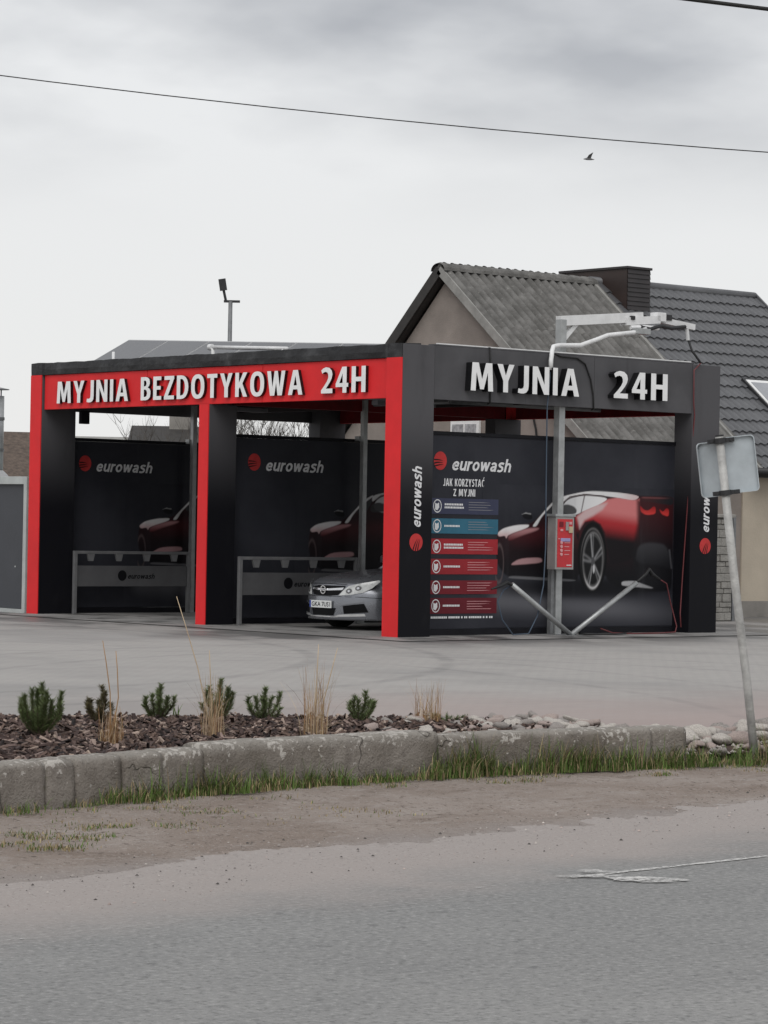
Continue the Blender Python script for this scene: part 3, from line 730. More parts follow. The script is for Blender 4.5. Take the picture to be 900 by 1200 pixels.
GL = {
'M':[[(0,0),(.05,1),(.29,1),(.43,.42),(.57,1),(.81,1),(.86,0),(.67,0),(.645,.66),(.50,.06),(.36,.06),(.215,.66),(.19,0)]],
'Y':[[(.235,0),(.235,.40),(0,1),(.21,1),(.33,.60),(.45,1),(.66,1),(.425,.40),(.425,0)]],
'J':[[(.42,1),(.42,.28),(.40,.14),(.34,.05),(.24,0),(.12,-.005),(0,.02),(.02,.175),(.10,.16),(.17,.17),(.215,.21),(.23,.30),(.23,1)]],
'N':[[(0,0),(0,1),(.20,1),(.475,.36),(.475,1),(.66,1),(.66,0),(.465,0),(.185,.64),(.185,0)]],
'I':[[(0,0),(0,1),(.19,1),(.19,0)]],
'A':[[(0,0),(.24,1),(.48,1),(.72,0),(.52,0),(.47,.22),(.25,.22),(.20,0)],[(.28,.38),(.44,.38),(.36,.78)]],
'B':[[(0,0),(0,1),(.28,1),(.40,.97),(.48,.90),(.51,.80),(.51,.71),(.47,.61),(.39,.545),(.49,.50),(.55,.41),(.56,.29),(.53,.14),(.45,.05),(.32,0)],
     [(.18,.85),(.18,.60),(.24,.60),(.30,.63),(.33,.72),(.30,.82),(.25,.85)],[(.18,.46),(.18,.145),(.26,.145),(.33,.18),(.37,.30),(.33,.42),(.26,.46)]],
'E':[[(0,0),(0,1),(.45,1),(.45,.84),(.19,.84),(.19,.59),(.42,.59),(.42,.435),(.19,.435),(.19,.16),(.46,.16),(.46,0)]],
'Z':[[(0,0),(0,.12),(.34,.835),(.02,.835),(.02,1),(.56,1),(.56,.89),(.22,.165),(.56,.165),(.56,0)]],
'D':[[(0,0),(0,1),(.12,1)]+rhalf(.24,.64,0,1),[(.19,.85)]+rhalf(.24,.45,.15,.85)+[(.19,.15)]],
'O':[ell(.36,.5,.36,.515),ell(.36,.5,.165,.345)],
'T':[[(.175,0),(.175,.835),(0,.835),(0,1),(.54,1),(.54,.835),(.365,.835),(.365,0)]],
'K':[[(0,0),(0,1),(.19,1),(.19,.58),(.41,1),(.62,1),(.37,.55),(.63,0),(.42,0),(.25,.41),(.19,.32),(.19,0)]],
'W':[[(.16,0),(0,1),(.19,1),(.275,.33),(.38,1),(.54,1),(.645,.33),(.73,1),(.92,1),(.76,0),(.54,0),(.46,.52),(.38,0)]],
'2':[[(0,0),(0,.12),(.17,.32),(.28,.48),(.33,.60),(.33,.71),(.29,.80),(.20,.835),(.11,.81),(.05,.76),(0,.89),(.08,.965),(.22,1.01),(.38,.98),(.49,.87),(.52,.73),(.49,.58),(.41,.43),(.30,.28),(.22,.18),(.53,.18),(.53,0)]],
'4':[[(.32,0),(.32,.225),(0,.225),(0,.35),(.29,1),(.50,1),(.50,.375),(.58,.375),(.58,.225),(.50,.225),(.50,0)],[(.17,.375),(.32,.375),(.32,.75)]],
'H':[[(0,0),(0,1),(.19,1),(.19,.59),(.45,.59),(.45,1),(.64,1),(.64,0),(.45,0),(.45,.42),(.19,.42),(.19,0)]],
'R':[[(0,0),(0,1),(.28,1),(.42,.96),(.51,.86),(.52,.72),(.48,.58),(.38,.48),(.58,0),(.37,0),(.22,.42),(.19,.42),(.19,0)],[(.19,.85),(.19,.57),(.26,.57),(.33,.63),(.34,.71),(.32,.80),(.26,.85)]],
'S':[thick(SP_, .17)],
'C':[thick([(.36+.27*math.cos(t*.0175), .5+.42*math.sin(t*.0175)) for t in range(50, 311, 20)], .18)],
}
GL['\u0106'] = GL['C']+[[(.34,1.08),(.44,1.30),(.62,1.30),(.46,1.08)]]
LW = {'e':(.57,[[(.10,.37),(.47,.37),(.46,.50),(.38,.60),(.28,.635),(.17,.59),(.10,.48),(.085,.36),(.10,.23),(.18,.12),(.29,.085),(.40,.11),(.49,.20)]]),
'u':(.56,[[(.085,.72),(.085,.25),(.12,.13),(.22,.085),(.33,.12),(.43,.22)],[(.45,.72),(.45,0)]]),
'r':(.38,[[(.085,.72),(.085,0)],[(.085,.42),(.15,.57),(.24,.63),(.36,.63)]]),
'o':(.60,[[(.29+.205*math.cos(t*.2618), .36+.275*math.sin(t*.2618)) for t in range(25)]]),
'w':(.80,[[(.05,.72),(.21,.03)],[(.21,.03),(.38,.69)],[(.38,.69),(.55,.03)],[(.55,.03),(.71,.72)]]),
'a':(.56,[[(.08,.53),(.15,.61),(.26,.64),(.38,.6),(.43,.50),(.43,0)],[(.42,.39),(.24,.36),(.12,.30),(.085,.19),(.14,.10),(.24,.085),(.36,.13),(.42,.24)]]),
's':(.54,[[(x, y*.72) for x, y in SP_]]),
'h':(.56,[[(.085,1),(.085,0)],[(.085,.44),(.16,.57),(.28,.635),(.39,.59),(.45,.46),(.45,0)]])}
GC = {}
def glyph(ch, ext=0.5):
    """outline filled and extruded to depth 0..1"""
    if (ch, ext) in GC: return GC[(ch, ext)]
    cu = bpy.data.curves.new('glyph', 'CURVE'); cu.dimensions = '2D'; cu.fill_mode = 'BOTH'; cu.extrude = ext
    for loop in GL[ch]:
        sp = cu.splines.new('POLY'); sp.points.add(len(loop)-1); sp.use_cyclic_u = True
        for pt, (x, y) in zip(sp.points, loop): pt.co = (x, y, 0, 1)
    ob = bpy.data.objects.new('glyph', cu); COL.objects.link(ob); bpy.context.view_layer.update()
    me = bpy.data.meshes.new_from_object(ob.evaluated_get(bpy.context.evaluated_depsgraph_get()))
    bm = bmesh.new(); bm.from_mesh(me); bmesh.ops.remove_doubles(bm, verts=bm.verts[:], dist=1e-5)
    bmesh.ops.recalc_face_normals(bm, faces=bm.faces[:]); bm.verts.index_update()
    r = ([v.co.copy() for v in bm.verts], [tuple(v.index for v in f.verts) for f in bm.faces]); bm.free()
    bpy.data.objects.remove(ob); bpy.data.curves.remove(cu); bpy.data.meshes.remove(me)
    GC[(ch, ext)] = r; return r
def gwid(ch): return max(x for x, y in GL[ch][0])
def caps(word, u0, u1, z0, z1, gap=.15, space=.30):
    """[(glyph, u, scale)] fitted between u0 and u1"""
    tot = sum(space if c_ == ' ' else gwid(c_) for c_ in word)+gap*(len(word)-1); k = (u1-u0)/tot; u = u0; o_ = []
    for c_ in word:
        if c_ != ' ': o_.append((c_, u, k))
        u += ((space if c_ == ' ' else gwid(c_))+gap)*k
    return o_
def letters(word, u0, u1, z0, z1, depth, frame, mats):
    for c_, u, k in caps(word, u0, u1, z0, z1):
        vs, fs = glyph(c_); m = MB(); m.v = [tuple(frame(u+v.x*k, z0+v.y*(z1-z0), (v.z+.5)*depth)) for v in vs]
        for f in fs: m.f.append(f); m.mi.append(0 if min(vs[i].z for i in f) > .45 else 1)
        part('letter', m, mats, cw)
frontF = lambda u, v, d: (.053-d, 9.6-u, v)      # u runs from the far end of the front
sideF = lambda u, v, d: (u, .004-d, v)
letters('MYJNIA', 9.6-8.80, 9.6-6.75, 3.515, 3.875, .055, frontF, ['letter_white', 'letter_black'])
letters('BEZDOTYKOWA', 9.6-6.40, 9.6-2.26, 3.515, 3.885, .055, frontF, ['letter_white', 'letter_black'])
letters('24H', 9.6-1.82, 9.6-.80, 3.52, 3.90, .055, frontF, ['letter_white', 'letter_black'])
letters('MYJNIA', 1.21, 3.39, 3.575, 3.985, .13, sideF, ['letter_white', 'letter_black'])
letters('24H', 4.12, 5.28, 3.59, 4.0, .13, sideF, ['letter_white', 'letter_black'])

# logo disc and wordmark, flat prints
def disc(mb, cx, cz, rx, rz, y, m=0, n=36):
    mb.add([(cx+rx*math.cos(t*2*math.pi/n), y, cz+rz*math.sin(t*2*math.pi/n)) for t in range(n)], [tuple(range(n))], m)
def ring(mb, cx, cz, rx, rz, k, y, m=0, n=32, t0=0, t1=1):
    vs = []
    for i in range(n+1):
        t = 2*math.pi*(t0+(t1-t0)*i/n)
        vs += [(cx+rx*math.cos(t), y, cz+rz*math.sin(t)), (cx+rx*k*math.cos(t), y, cz+rz*k*math.sin(t))]
    mb.add(vs, [(2*i, 2*i+2, 2*i+3, 2*i+1) for i in range(n)], m)
def swoosh(mb, cx, cz, rx, rz, y, m, rot=0.0):
    """three dark curved cuts sweeping through the disc"""
    for k, (zs, ze, zm) in enumerate([(.10, -.02, .16), (-.28, -.22, -.12), (-.62, -.42, -.42)]):
        pts = [(-1.0+1.45*i/10+.12*abs(zs), (1-i/10)**2*zs+2*(i/10)*(1-i/10)*zm+(i/10)**2*ze) for i in range(11)]
        vs = []
        for i, (u, z) in enumerate(pts):
            th = .075*(1-(i/10)**2)+.004
            for sg in (1, -1):
                uu, zz_ = u, z+sg*th
                ru, rz_ = uu*math.cos(rot)-zz_*math.sin(rot), uu*math.sin(rot)+zz_*math.cos(rot)
                vs.append((cx+ru*rx*.97, y, cz+rz_*rz*.97))
        mb.add(vs, [(2*i, 2*i+2, 2*i+3, 2*i+1) for i in range(10)], m)
def flat_text(body, x0, x1, z0, z1, y, shear=0.0, offset=0.0, vertical=False):
    """flat print: capitals from the outlines, lower case from pen strokes a hair apart in depth"""
    q = []
    if body[0].islower():
        tot = sum(LW[c_][0] for c_ in body)+.055*(len(body)-1); u = 0; n = 0
        for c_ in body:
            for st_ in LW[c_][1]:
                P = thick(st_, .165); k = len(st_); n += 1
                P = [(u+a_+shear*b_, b_, -.0003*(n % 4)) for a_, b_ in P]
                q.append((P, [(i, i+1, 2*k-2-i, 2*k-1-i) for i in range(k-1)]))
            u += LW[c_][0]+.055
    else:
        for c_, u, k in caps(body, 0, 1, 0, 1, .12, .26):
            vs, fs = glyph(c_, 0.0); q.append(([(u+v.x*k, v.y, 0) for v in vs], fs))
    a0 = min(p[0] for P, f in q for p in P); a1 = max(p[0] for P, f in q for p in P); b1 = 1.0
    m = MB()
    for P, f in q:
        W2 = [(x0+(a_-a0)/(a1-a0)*(x1-x0), z0+b_/b1*(z1-z0), d) for a_, b_, d in P]
        m.add([(a_, y+d, b_) for a_, b_, d in W2] if not vertical else [(-b_, y+d, a_) for a_, b_, d in W2], f)
    return m

PRINT = {'body':[(2.22,1.51),(2.35,1.59),(2.62,1.64),(2.88,1.66),(3.0,1.72),(3.34,2.0),(3.51,2.08),(3.96,2.16),(4.19,2.18),(4.71,2.17),(5.09,2.14),(5.23,2.12),(5.94,2.14),(5.95,2.0),(5.95,1.43),(5.95,0.78),(5.9,0.64),(4.94,0.64),(4.56,0.78),(4.48,0.91),(3.92,0.94),(3.88,0.78),(3.45,0.81),(2.46,0.84),(2.24,1.04),(2.2,1.23)],
'hood':[(2.22,1.51),(2.35,1.59),(2.62,1.64),(2.88,1.65),(2.84,1.6),(2.44,1.49),(2.41,1.43),(2.38,1.48),(2.26,1.46)],
'hood_red':[(2.44,1.485),(2.84,1.595),(3.09,1.6),(3.02,1.56),(2.71,1.48),(2.45,1.39)],
'pillar':[(2.93,1.62),(3.02,1.72),(3.34,2.0),(3.51,2.08),(3.55,2.07),(3.36,1.96),(3.13,1.78),(3.02,1.62)],
'windscreen':[(3.17,1.79),(3.36,1.96),(3.51,2.03),(3.51,1.97),(3.37,1.78)],
'roof':[(3.51,2.08),(3.96,2.16),(4.19,2.18),(4.71,2.17),(5.09,2.14),(5.2,2.11),(5.09,2.05),(4.71,2.09),(4.43,2.11),(4.01,2.13),(3.71,2.08),(3.6,2.02),(3.51,1.97)],
'window':[(3.53,1.87),(3.59,1.99),(3.71,2.06),(4.01,2.11),(4.43,2.09),(4.51,2.06),(4.34,1.98),(4.02,1.88),(3.84,1.81),(3.7,1.8)],
'headrest':[(3.47,1.85),(3.51,1.94),(3.65,1.97),(3.79,1.94),(3.86,1.88),(3.83,1.82),(3.51,1.8)],
'fender':[(3.84,1.77),(4.02,1.87),(4.34,1.97),(4.51,2.05),(4.71,2.08),(5.09,2.05),(5.16,2.07),(5.14,1.89),(5.08,1.74),(4.91,1.65),(4.63,1.6),(4.49,1.57),(4.39,1.68),(4.21,1.74),(4.03,1.71),(3.91,1.61)],
'shoulder':[(3.86,1.77),(4.02,1.87),(4.29,1.96),(4.43,1.95),(4.3,1.83),(4.11,1.75),(3.97,1.69),(3.91,1.61)],
'spoiler':[(5.21,2.11),(5.94,2.13),(5.95,1.99),(5.67,2.01),(5.38,2.04),(5.23,2.04)],
'tail1':[(5.21,1.98),(5.3,1.91),(5.4,1.9),(5.51,1.97),(5.56,1.95),(5.56,1.85),(5.35,1.83),(5.23,1.88)],
'tail2':[(5.63,1.94),(5.72,1.88),(5.8,1.95),(5.86,1.92),(5.85,1.81),(5.69,1.85)],
'diffuser':[(5.18,1.35),(5.4,1.41),(5.83,1.38),(5.92,0.99),(5.7,1.05),(5.12,1.08)],
'skirt':[(2.48,1.04),(2.68,1.14),(3.13,1.16),(3.16,1.08),(2.72,1.05)],
'exhaust':[(4.84,0.8),(5.12,0.81),(5.26,0.77),(5.62,0.68),(4.94,0.73),(4.84,0.74)],
'sill':[(2.47,0.87),(2.59,0.88),(3.77,0.83),(3.88,0.81),(3.68,0.8),(2.47,0.84)],
'glow':[(2.0,0.66),(3.09,0.63),(4.47,0.54),(5.94,0.37),(5.94,0.2),(5.43,0.17),(4.01,0.27),(2.65,0.39),(2.0,0.34)],
'mirror':[(2.71,1.78),(2.79,1.82),(2.92,1.8),(2.94,1.74),(2.88,1.72),(2.77,1.73)]}
def chaikin(p, n=2):
    for _ in range(n):
        q = []
        for (a_, b_), (c_, d_) in zip(p, p[1:]+p[:1]): q += [(a_*.8+c_*.2, b_*.8+d_*.2), (a_*.2+c_*.8, b_*.2+d_*.8)]
        p = q
    return p
PRINT = {k: chaikin(v) for k, v in PRINT.items()}
import numpy as np
def picture():
    """the printed car as one fine flat sheet whose colours are drawn shape by shape"""
    x0, x1, z0, z1, st = 1.92, 5.975, .115, 2.24, .0125
    nx, nz = int((x1-x0)/st), int((z1-z0)/st)
    X, Z = np.meshgrid(np.linspace(x0, x1, nx+1), np.linspace(z0, z1, nz+1), indexing='ij')
    RGB = np.zeros(X.shape+(3,))+np.array((.031, .032, .040)); A = np.zeros(X.shape)
    def sm(v, a_, b_): t = np.clip((v-a_)/(b_-a_), 0, 1); return t*t*(3-2*t)
    def mask(poly, soft):
        ins = np.zeros(X.shape, bool); dmin = np.full(X.shape, 9.0); n = len(poly)
        for k in range(n):
            ax, az = poly[k]; bx, bz = poly[(k+1) % n]
            if az != bz:
                c_ = ((az > Z) != (bz > Z)) & (X < (bx-ax)*(Z-az)/(bz-az)+ax); ins ^= c_
            dx, dz = bx-ax, bz-az; L2 = dx*dx+dz*dz+1e-12
            t = np.clip(((X-ax)*dx+(Z-az)*dz)/L2, 0, 1); dmin = np.minimum(dmin, np.hypot(X-ax-t*dx, Z-az-t*dz))
        return sm(np.where(ins, dmin, -dmin), -soft, soft)
    def lay(mk, col):
        nonlocal RGB, A
        c_ = np.broadcast_to(np.asarray(col, float), RGB.shape) if not isinstance(col, np.ndarray) or col.ndim == 1 else col
        RGB = RGB*(1-mk[..., None])+c_*mk[..., None]; A = A*(1-mk)+mk
    def mixc(t, a_, b_): return np.asarray(a_)*(1-t[..., None])+np.asarray(b_)*t[..., None]
    P = PRINT
    # floor: pale pool of light fading into the dark
    zc = .52-.055*(X-2.0); g = np.exp(-((Z-zc)/.17)**2)*sm(X, 1.95, 2.3)*(1-.55*sm(X, 4.6, 5.9))
    lay(.8*g, (.135, .135, .15))
    sh = np.exp(-(((X-4.2)/1.9)**2+((Z-.70)/.16)**2)**2); lay(.9*sh*sm(X, 2.1, 2.6), (.006, .006, .008))
    lay(mask(P['body'], .018), mixc(sm(Z, .8, 1.75), (.008, .008, .010), (.030, .011, .014)))
    door = mask([(2.5,1.5),(3.1,1.6),(3.9,1.66),(3.98,1.3),(3.9,1.12),(3.2,1.1),(2.5,1.2)], .12); lay(door*.8, mixc(sm(Z, 1.2, 1.62), (.012, .008, .010), (.085, .016, .020)))
    fl = [(3.82,1.78),(4.02,1.88),(4.34,1.98),(4.51,2.06),(4.71,2.09),(5.09,2.06),(5.2,2.08),(5.22,1.9),(5.2,1.6),(5.18,1.3),(5.0,1.12),(4.6,1.05),(4.52,1.3),(4.46,1.55),(4.36,1.68),(4.21,1.74),(4.03,1.71),(3.92,1.60),(3.9,1.4),(3.85,1.5)]
    t = np.clip(1.25*(Z-1.42+.10*(X-4.6))/.6, 0, 1); red = mixc(sm(t, .0, .62), (.010, .008, .010), (.40, .030, .036)); red = red*(1-sm(t, .55, 1.0)[..., None])+np.array((.62, .20, .20))*sm(t, .55, 1.0)[..., None]
    lay(mask(fl, .02), red)
    rear = mask([(5.14,2.06),(5.95,2.08),(5.97,1.2),(5.9,.7),(5.2,.75),(5.05,1.2),(5.16,1.7)], .05); lay(rear*.9, mixc(sm(Z, 1.2, 2.05), (.010, .010, .012), (.055, .013, .016)))
    lay(mask(P['spoiler'], .012), mixc(sm(X, 5.3, 5.9), (.05, .018, .02), (.022, .022, .026)))
    sp = np.exp(-((Z-2.10)/.012)**2)*sm(X, 5.2, 5.3)*(1-sm(X, 5.6, 5.95)); lay(sp*.5, (.30, .10, .10))
    sd = mask([(3.86,1.78),(4.02,1.88),(4.3,1.975),(4.5,2.0),(4.40,1.90),(4.2,1.80),(4.02,1.73),(3.92,1.60)], .035); lay(sd*.9, (.62, .48, .48))
    lay(mask(P['pillar'], .010), (.74, .73, .73)); lay(mask(P['windscreen'], .015), (.045, .046, .05))
    lay(mask(P['window'], .008), mixc(sm(X, 3.5, 4.5), (.62, .62, .63), (.80, .79, .79)))
    lay(mask(P['headrest'], .012)*.95, (.045, .045, .048)); lay(mask([(3.93,1.83),(3.955,1.84),(4.03,2.12),(4.0,2.12)], .007)*.8, (.10, .08, .08))
    lay(mask(P['roof'], .008), mixc(sm(X, 4.6, 5.2), (.74, .73, .73), (.66, .52, .52)))
    gap = mask([(3.55,2.0),(3.71,2.075),(4.01,2.122),(4.43,2.10),(4.52,2.07),(4.43,2.115),(4.01,2.135),(3.70,2.09)], .006); lay(gap*.9, (.05, .03, .03))
    lay(mask(P['hood'], .010), mixc(sm(Z, 1.44, 1.6), (.60, .40, .40), (.78, .76, .76))); lay(mask(P['hood_red'], .02)*.9, mixc(sm(Z, 1.38, 1.6), (.10, .012, .016), (.52, .26, .27)))
    lay(mask(P['mirror'], .008), (.010, .010, .012)); mh = mask([(2.71,1.80),(2.79,1.83),(2.9,1.815),(2.9,1.80),(2.79,1.81)], .006); lay(mh*.7, (.4, .4, .4))
    for k in ('tail1', 'tail2'): lay(mask(P[k], .010), mixc(sm(Z, 1.83, 1.96), (.62, .050, .045), (.34, .020, .022)))
    lay(mask(P['diffuser'], .03)*.8, mixc(sm(Z, 1.0, 1.42), (.016, .016, .019), (.050, .050, .056)))
    lay(mask([(5.86,1.30),(5.90,1.30),(5.95,1.0),(5.92,1.0)], .012)*.7, (.10, .10, .11))
    lay(mask(P['skirt'], .012)*.9, (.46, .27, .28)); lay(mask(P['exhaust'], .010), mixc(sm(X, 4.9, 5.6), (.42, .42, .43), (.24, .24, .25))); lay(mask(P['sill'], .010)*.8, (.16, .16, .17))
    # rear wheel
    def rr(cx, cz, rx, rz): return np.hypot((X-cx)/rx, (Z-cz)/rz)
    r = rr(4.20, 1.17, .325, .555); lay(1-sm(r, .93, 1.0), (.005, .005, .006))
    r = rr(4.205, 1.13, .265, .50); lay((1-sm(r, .95, 1.0)), (.012, .012, .013)); lay(np.exp(-((r-.95)/.035)**2)*sm(Z, .9, 1.6)*.55, (.20, .19, .19))
    r = rr(4.215, 1.12, .225, .445); an = np.arctan2((Z-1.10)/.445, (X-4.215)/.225)
    lay(np.exp(-((r-.95)/.05)**2)*(.25+.75*sm(-np.sin(an), .3, 1.0)), (.55, .54, .54)); lay(np.exp(-((r-.86)/.04)**2)*.3, (.20, .20, .20))
    for k in range(5):
        t0 = math.radians(90+72*k+8)
        for dt in (-.16, .16):
            d = np.angle(np.exp(1j*(an-t0-dt*(1-.35*r)))); b_ = np.exp(-(d*np.maximum(r, .12)/.050)**2)*(r < .93)*(r > .10); lay(b_*(.35+.5*abs(math.sin(t0))*(dt > 0)), (.36, .36, .37))
    lay(1-sm(rr(4.215, 1.10, .045, .085), .7, 1), (.08, .08, .085)); lay((1-sm(rr(4.235, .99, .022, .085), .6, 1))*.9, (.62, .62, .63))
    # front wheel edge and lamp glints
    r = rr(2.27, 1.06, .10, .31); lay(np.exp(-((r-.9)/.10)**2)*.5*(X > 2.2), (.16, .12, .12))
    m = MB(); vs = np.stack([X.ravel(), np.zeros(X.size), Z.ravel()], 1)
    me = bpy.data.meshes.new('printed_car'); idx = np.arange((nx+1)*(nz+1)).reshape(nx+1, nz+1)
    fc = np.stack([idx[:-1, :-1].ravel(), idx[1:, :-1].ravel(), idx[1:, 1:].ravel(), idx[:-1, 1:].ravel()], 1)
    me.from_pydata(vs.tolist(), [], fc.tolist())
    ca = me.color_attributes.new('print', 'FLOAT_COLOR', 'POINT'); ca.data.foreach_set('color', np.concatenate([RGB.reshape(-1, 3), A.reshape(-1, 1)], 1).astype(np.float32).ravel())
    a = NB('print_picture', 0.5, 0.14); at = a.t.nodes.new('ShaderNodeAttribute'); at.attribute_name = 'print'
    c = a.mix(a.rng(a.noise(0.9, 5), 0.3, 0.7), (0.024, 0.025, 0.032), (0.038, 0.039, 0.048)); c = a.mix(a.rng(at.outputs['Alpha'], 0.0, 0.12), c, at.outputs[0])
    a.col(a.mix(a.rng(a.noise(2.5, 6, stretch=(1.4, 1, 0.12)), 0.55, 0.8, 0, 0.2), c, (.07, .072, .08))); a.bump(a.noise(1.6, 3, stretch=(1, 1, 0.4)), 0.12, 0.03)
    me.materials.append(a.m); me.update(); return me
CARP = picture()
def banner(y, full):
    """wall panel whose printed face lies at y"""
    pan = part('wall_panel', MB().bbox(.60, 5.985, y, y+.04, .10, 2.93, .004), 'banner_print', cw)
    part('top_rail', MB().bbox(.60, 5.985, y-.02, y+.05, 2.932, 2.985, .004), 'black_panel', pan)
    part('foot_rail', MB().bbox(.60, 5.985, y-.015, y+.05, .0, .098, .004), 'black_panel', pan)
    lay = lambda i: y-.003-.0018*i
    o = link('printed_car', CARP, pan); o.location = (0, y-.004, 0)
    m = MB(); disc(m, 1.075, 2.555, .125, .135, y-.004, 0); swoosh(m, 1.075, 2.555, .125, .135, y-.006, 1)
    part('logo', m, ['print_red', 'print_black'], pan)
    part('lettering', flat_text('eurowash', 1.31, 2.48, 2.42, 2.615, y-.004, .22), 'print_white', pan)
    if full:
        part('heading', flat_text('JAK KORZYSTAĆ', 1.14, 1.95, 2.19, 2.30, y-.004, 0, .02), 'print_white', pan)
        part('heading', flat_text('Z MYJNI', 1.34, 1.77, 2.045, 2.15, y-.004, 0, .02), 'print_white', pan)
        for z1, z0, mt in ((2.01,1.78,'strip_slate'),(1.715,1.495,'strip_blue'),(1.42,1.195,'strip_red'),(1.125,.90,'strip_red2'),(.81,.61,'strip_wine'),(.555,.325,'strip_wine2')):
            m = MB(); m.add([(.90, y-.0065, z0), (2.235, y-.0065, z0), (2.235, y-.0065, z1), (.90, y-.0065, z1)], [(0,1,2,3)])
            st = part('instruction_strip', m, mt, pan)
            zc = (z0+z1)/2; m = MB()
            ring(m, 1.03, zc, .082, .098, .84, y-.009, 0, 24)
            m.add([(.985, y-.009, zc-.05), (1.03, y-.009, zc-.065), (1.065, y-.009, zc-.02), (1.06, y-.009, zc+.05), (1.02, y-.009, zc+.03), (.985, y-.009, zc+.05)], [(0,1,2,3,4,5)])
            part('icon', m, 'print_white', pan)
            m = MB(); rnd = random.Random(int(z0*100)); two = mt in ('strip_slate', 'strip_red')
            for dz in ((.025, -.02) if two else (0,)):          # captions too small to read
                x = 1.17
                while x < 1.17+(.36 if two else .30):
                    wd = rnd.uniform(.018, .03); m.add([(x, y-.009, zc+dz-.012), (x+wd, y-.009, zc+dz-.012), (x+wd, y-.009, zc+dz+.016), (x, y-.009, zc+dz+.016)], [(0,1,2,3)], 0); x += wd+.006
            for k in range(4):
                zl = zc+.06-.037*k; m.add([(1.64, y-.009, zl), (1.64+rnd.uniform(.28, .53), y-.009, zl), (1.64+rnd.uniform(.28, .53), y-.009, zl+.008), (1.64, y-.009, zl+.008)], [(0,1,2,3)], 1)
            tag(part('caption', m, ['print_white', 'button_pink' if 'red' in mt or 'wine' in mt else 'print_grey'], pan), kind='stuff')
        m = MB(); x = .94; rnd = random.Random(3)
        while x < 2.16:
            wd = rnd.uniform(.02, .035); m.add([(x, y-.009, .255), (x+wd, y-.009, .255), (x+wd, y-.009, .285), (x, y-.009, .285)], [(0,1,2,3)]); x += wd+(.008 if rnd.random() < .85 else .03)
        tag(part('caption', m, 'print_white', pan), kind='stuff')
    return pan
banner(.36, True); banner(4.80, False); banner(9.52, False)
# vertical marks on the outer posts
def postmark(x, y):
    m = MB(); disc(m, x, 1.365, .125, .125, y, 0); swoosh(m, x, 1.365, .125, .125, y-.002, 1, 1.2)
    part('logo', m, ['print_red', 'print_black'], cw)
    part('lettering', flat_text('eurowash', 1.585, 2.455, -(x+.085), -(x-.095), y, .25, .022, True), 'print_white', cw)
postmark(.325, -.003); postmark(6.31, -.003)

# ------------------------------------------------------------------ wash station on the outer side
ws = thing('wash_station', 'galvanised wash post with red coin panel, overhead boom and hoses beside the printed wall', 'wash station', (3.30, .20, 0))
part('post', MB().bbox(3.245, 3.365, .14, .26, 0, 4.74, .006), 'galvanised', ws)
part('post_rail', MB().bbox(3.17, 3.235, .17, .25, 0, 1.0, .004), 'galvanised_dull', ws)
bo = part('boom', MB().bar((3.25, .20, 4.715), (5.0, .20, 4.88), .11, .15), 'white_trim', ws)
part('brace', MB().bar((3.36, .20, 4.45), (3.62, .20, 4.70), .05, .07), 'white_trim', bo)
part('boom_head', MB().bar((4.62, .20, 4.79), (5.35, .20, 4.86), .16, .12).bbox(5.28, 5.48, .12, .28, 4.83, 4.97, .01).tube([(4.7,.13,4.70),(5.0,.12,4.72),(5.3,.12,4.72)], .035, 8), 'white_trim', bo)
part('swivel', MB().bbox(4.70, 4.78, .10, .30, 4.82, 4.88, .005).bbox(5.42, 5.62, .13, .27, 4.86, 4.95, .008).tube([(4.9,.11,4.72),(5.1,.10,4.70),(5.35,.10,4.76),(5.6,.12,4.74),(5.9,.12,4.78)], .03, 8), 'dark_metal', bo)
part('boom_tip', MB().bar((5.40, .20, 4.86), (6.16, .20, 4.79), .10, .09).tube([(6.0,.18,4.76),(6.03,.18,4.58)], .03, 8), 'white_trim', bo)
part('bent_pipe', MB().tube([(2.86,-.06,3.95),(2.87,-.05,4.10),(2.92,-.02,4.24),(2.99,.03,4.31),(3.12,.05,4.335),(3.57,.05,4.36),(3.92,.05,4.47),(4.14,.05,4.545),(4.87,.06,4.64),(5.0,.1,4.70)], .035, 10), 'white_trim', bo, True)
part('pipe_clamp', MB().bbox(4.72, 5.02, .0, .12, 4.60, 4.69, .008), 'galvanised', bo)
part('drip_hose', MB().tube([(6.03,.18,4.60),(6.06,.12,4.42),(6.12,-.02,4.22)], .018, 8), 'rubber', ws, True)
part('hose', MB().tube([(6.12,-.02,4.22),(5.96,-.03,4.1),(5.965,-.03,3.6),(6.00,-.02,3.40),(6.0,.05,2.6),(5.96,.08,1.7),(5.90,.08,.9),(5.84,.06,.32),(5.80,.0,.1)], .010, 8), 'hose_red', ws, True)
part('hose', MB().tube([(2.86,-.06,3.96),(2.80,-.06,3.4),(2.815,-.05,2.4),(2.83,-.05,1.3),(2.80,-.05,.75),(2.66,-.08,.30),(2.45,-.12,.04),(2.1,-.16,.03),(1.90,-.14,.25),(1.82,-.12,.52),(1.95,-.10,.68),(2.10,-.10,.75)], .010, 8), 'hose_blue', ws, True)
part('cable', MB().tube([(1.66,.10,4.24),(1.68,-.01,4.22),(1.69,-.012,4.0),(1.70,-.012,3.6),(1.70,-.01,3.42),(1.72,.06,3.40)], .012, 6), 'cable_black', ws, True)
part('cable', MB().tube([(2.95,.02,4.22),(3.1,-.012,4.17),(3.45,-.012,4.16),(3.62,-.012,4.08),(3.74,-.012,3.85),(3.80,-.012,3.60),(3.81,-.012,3.42),(3.84,.06,3.40)], .013, 6), 'cable_black', ws, True)
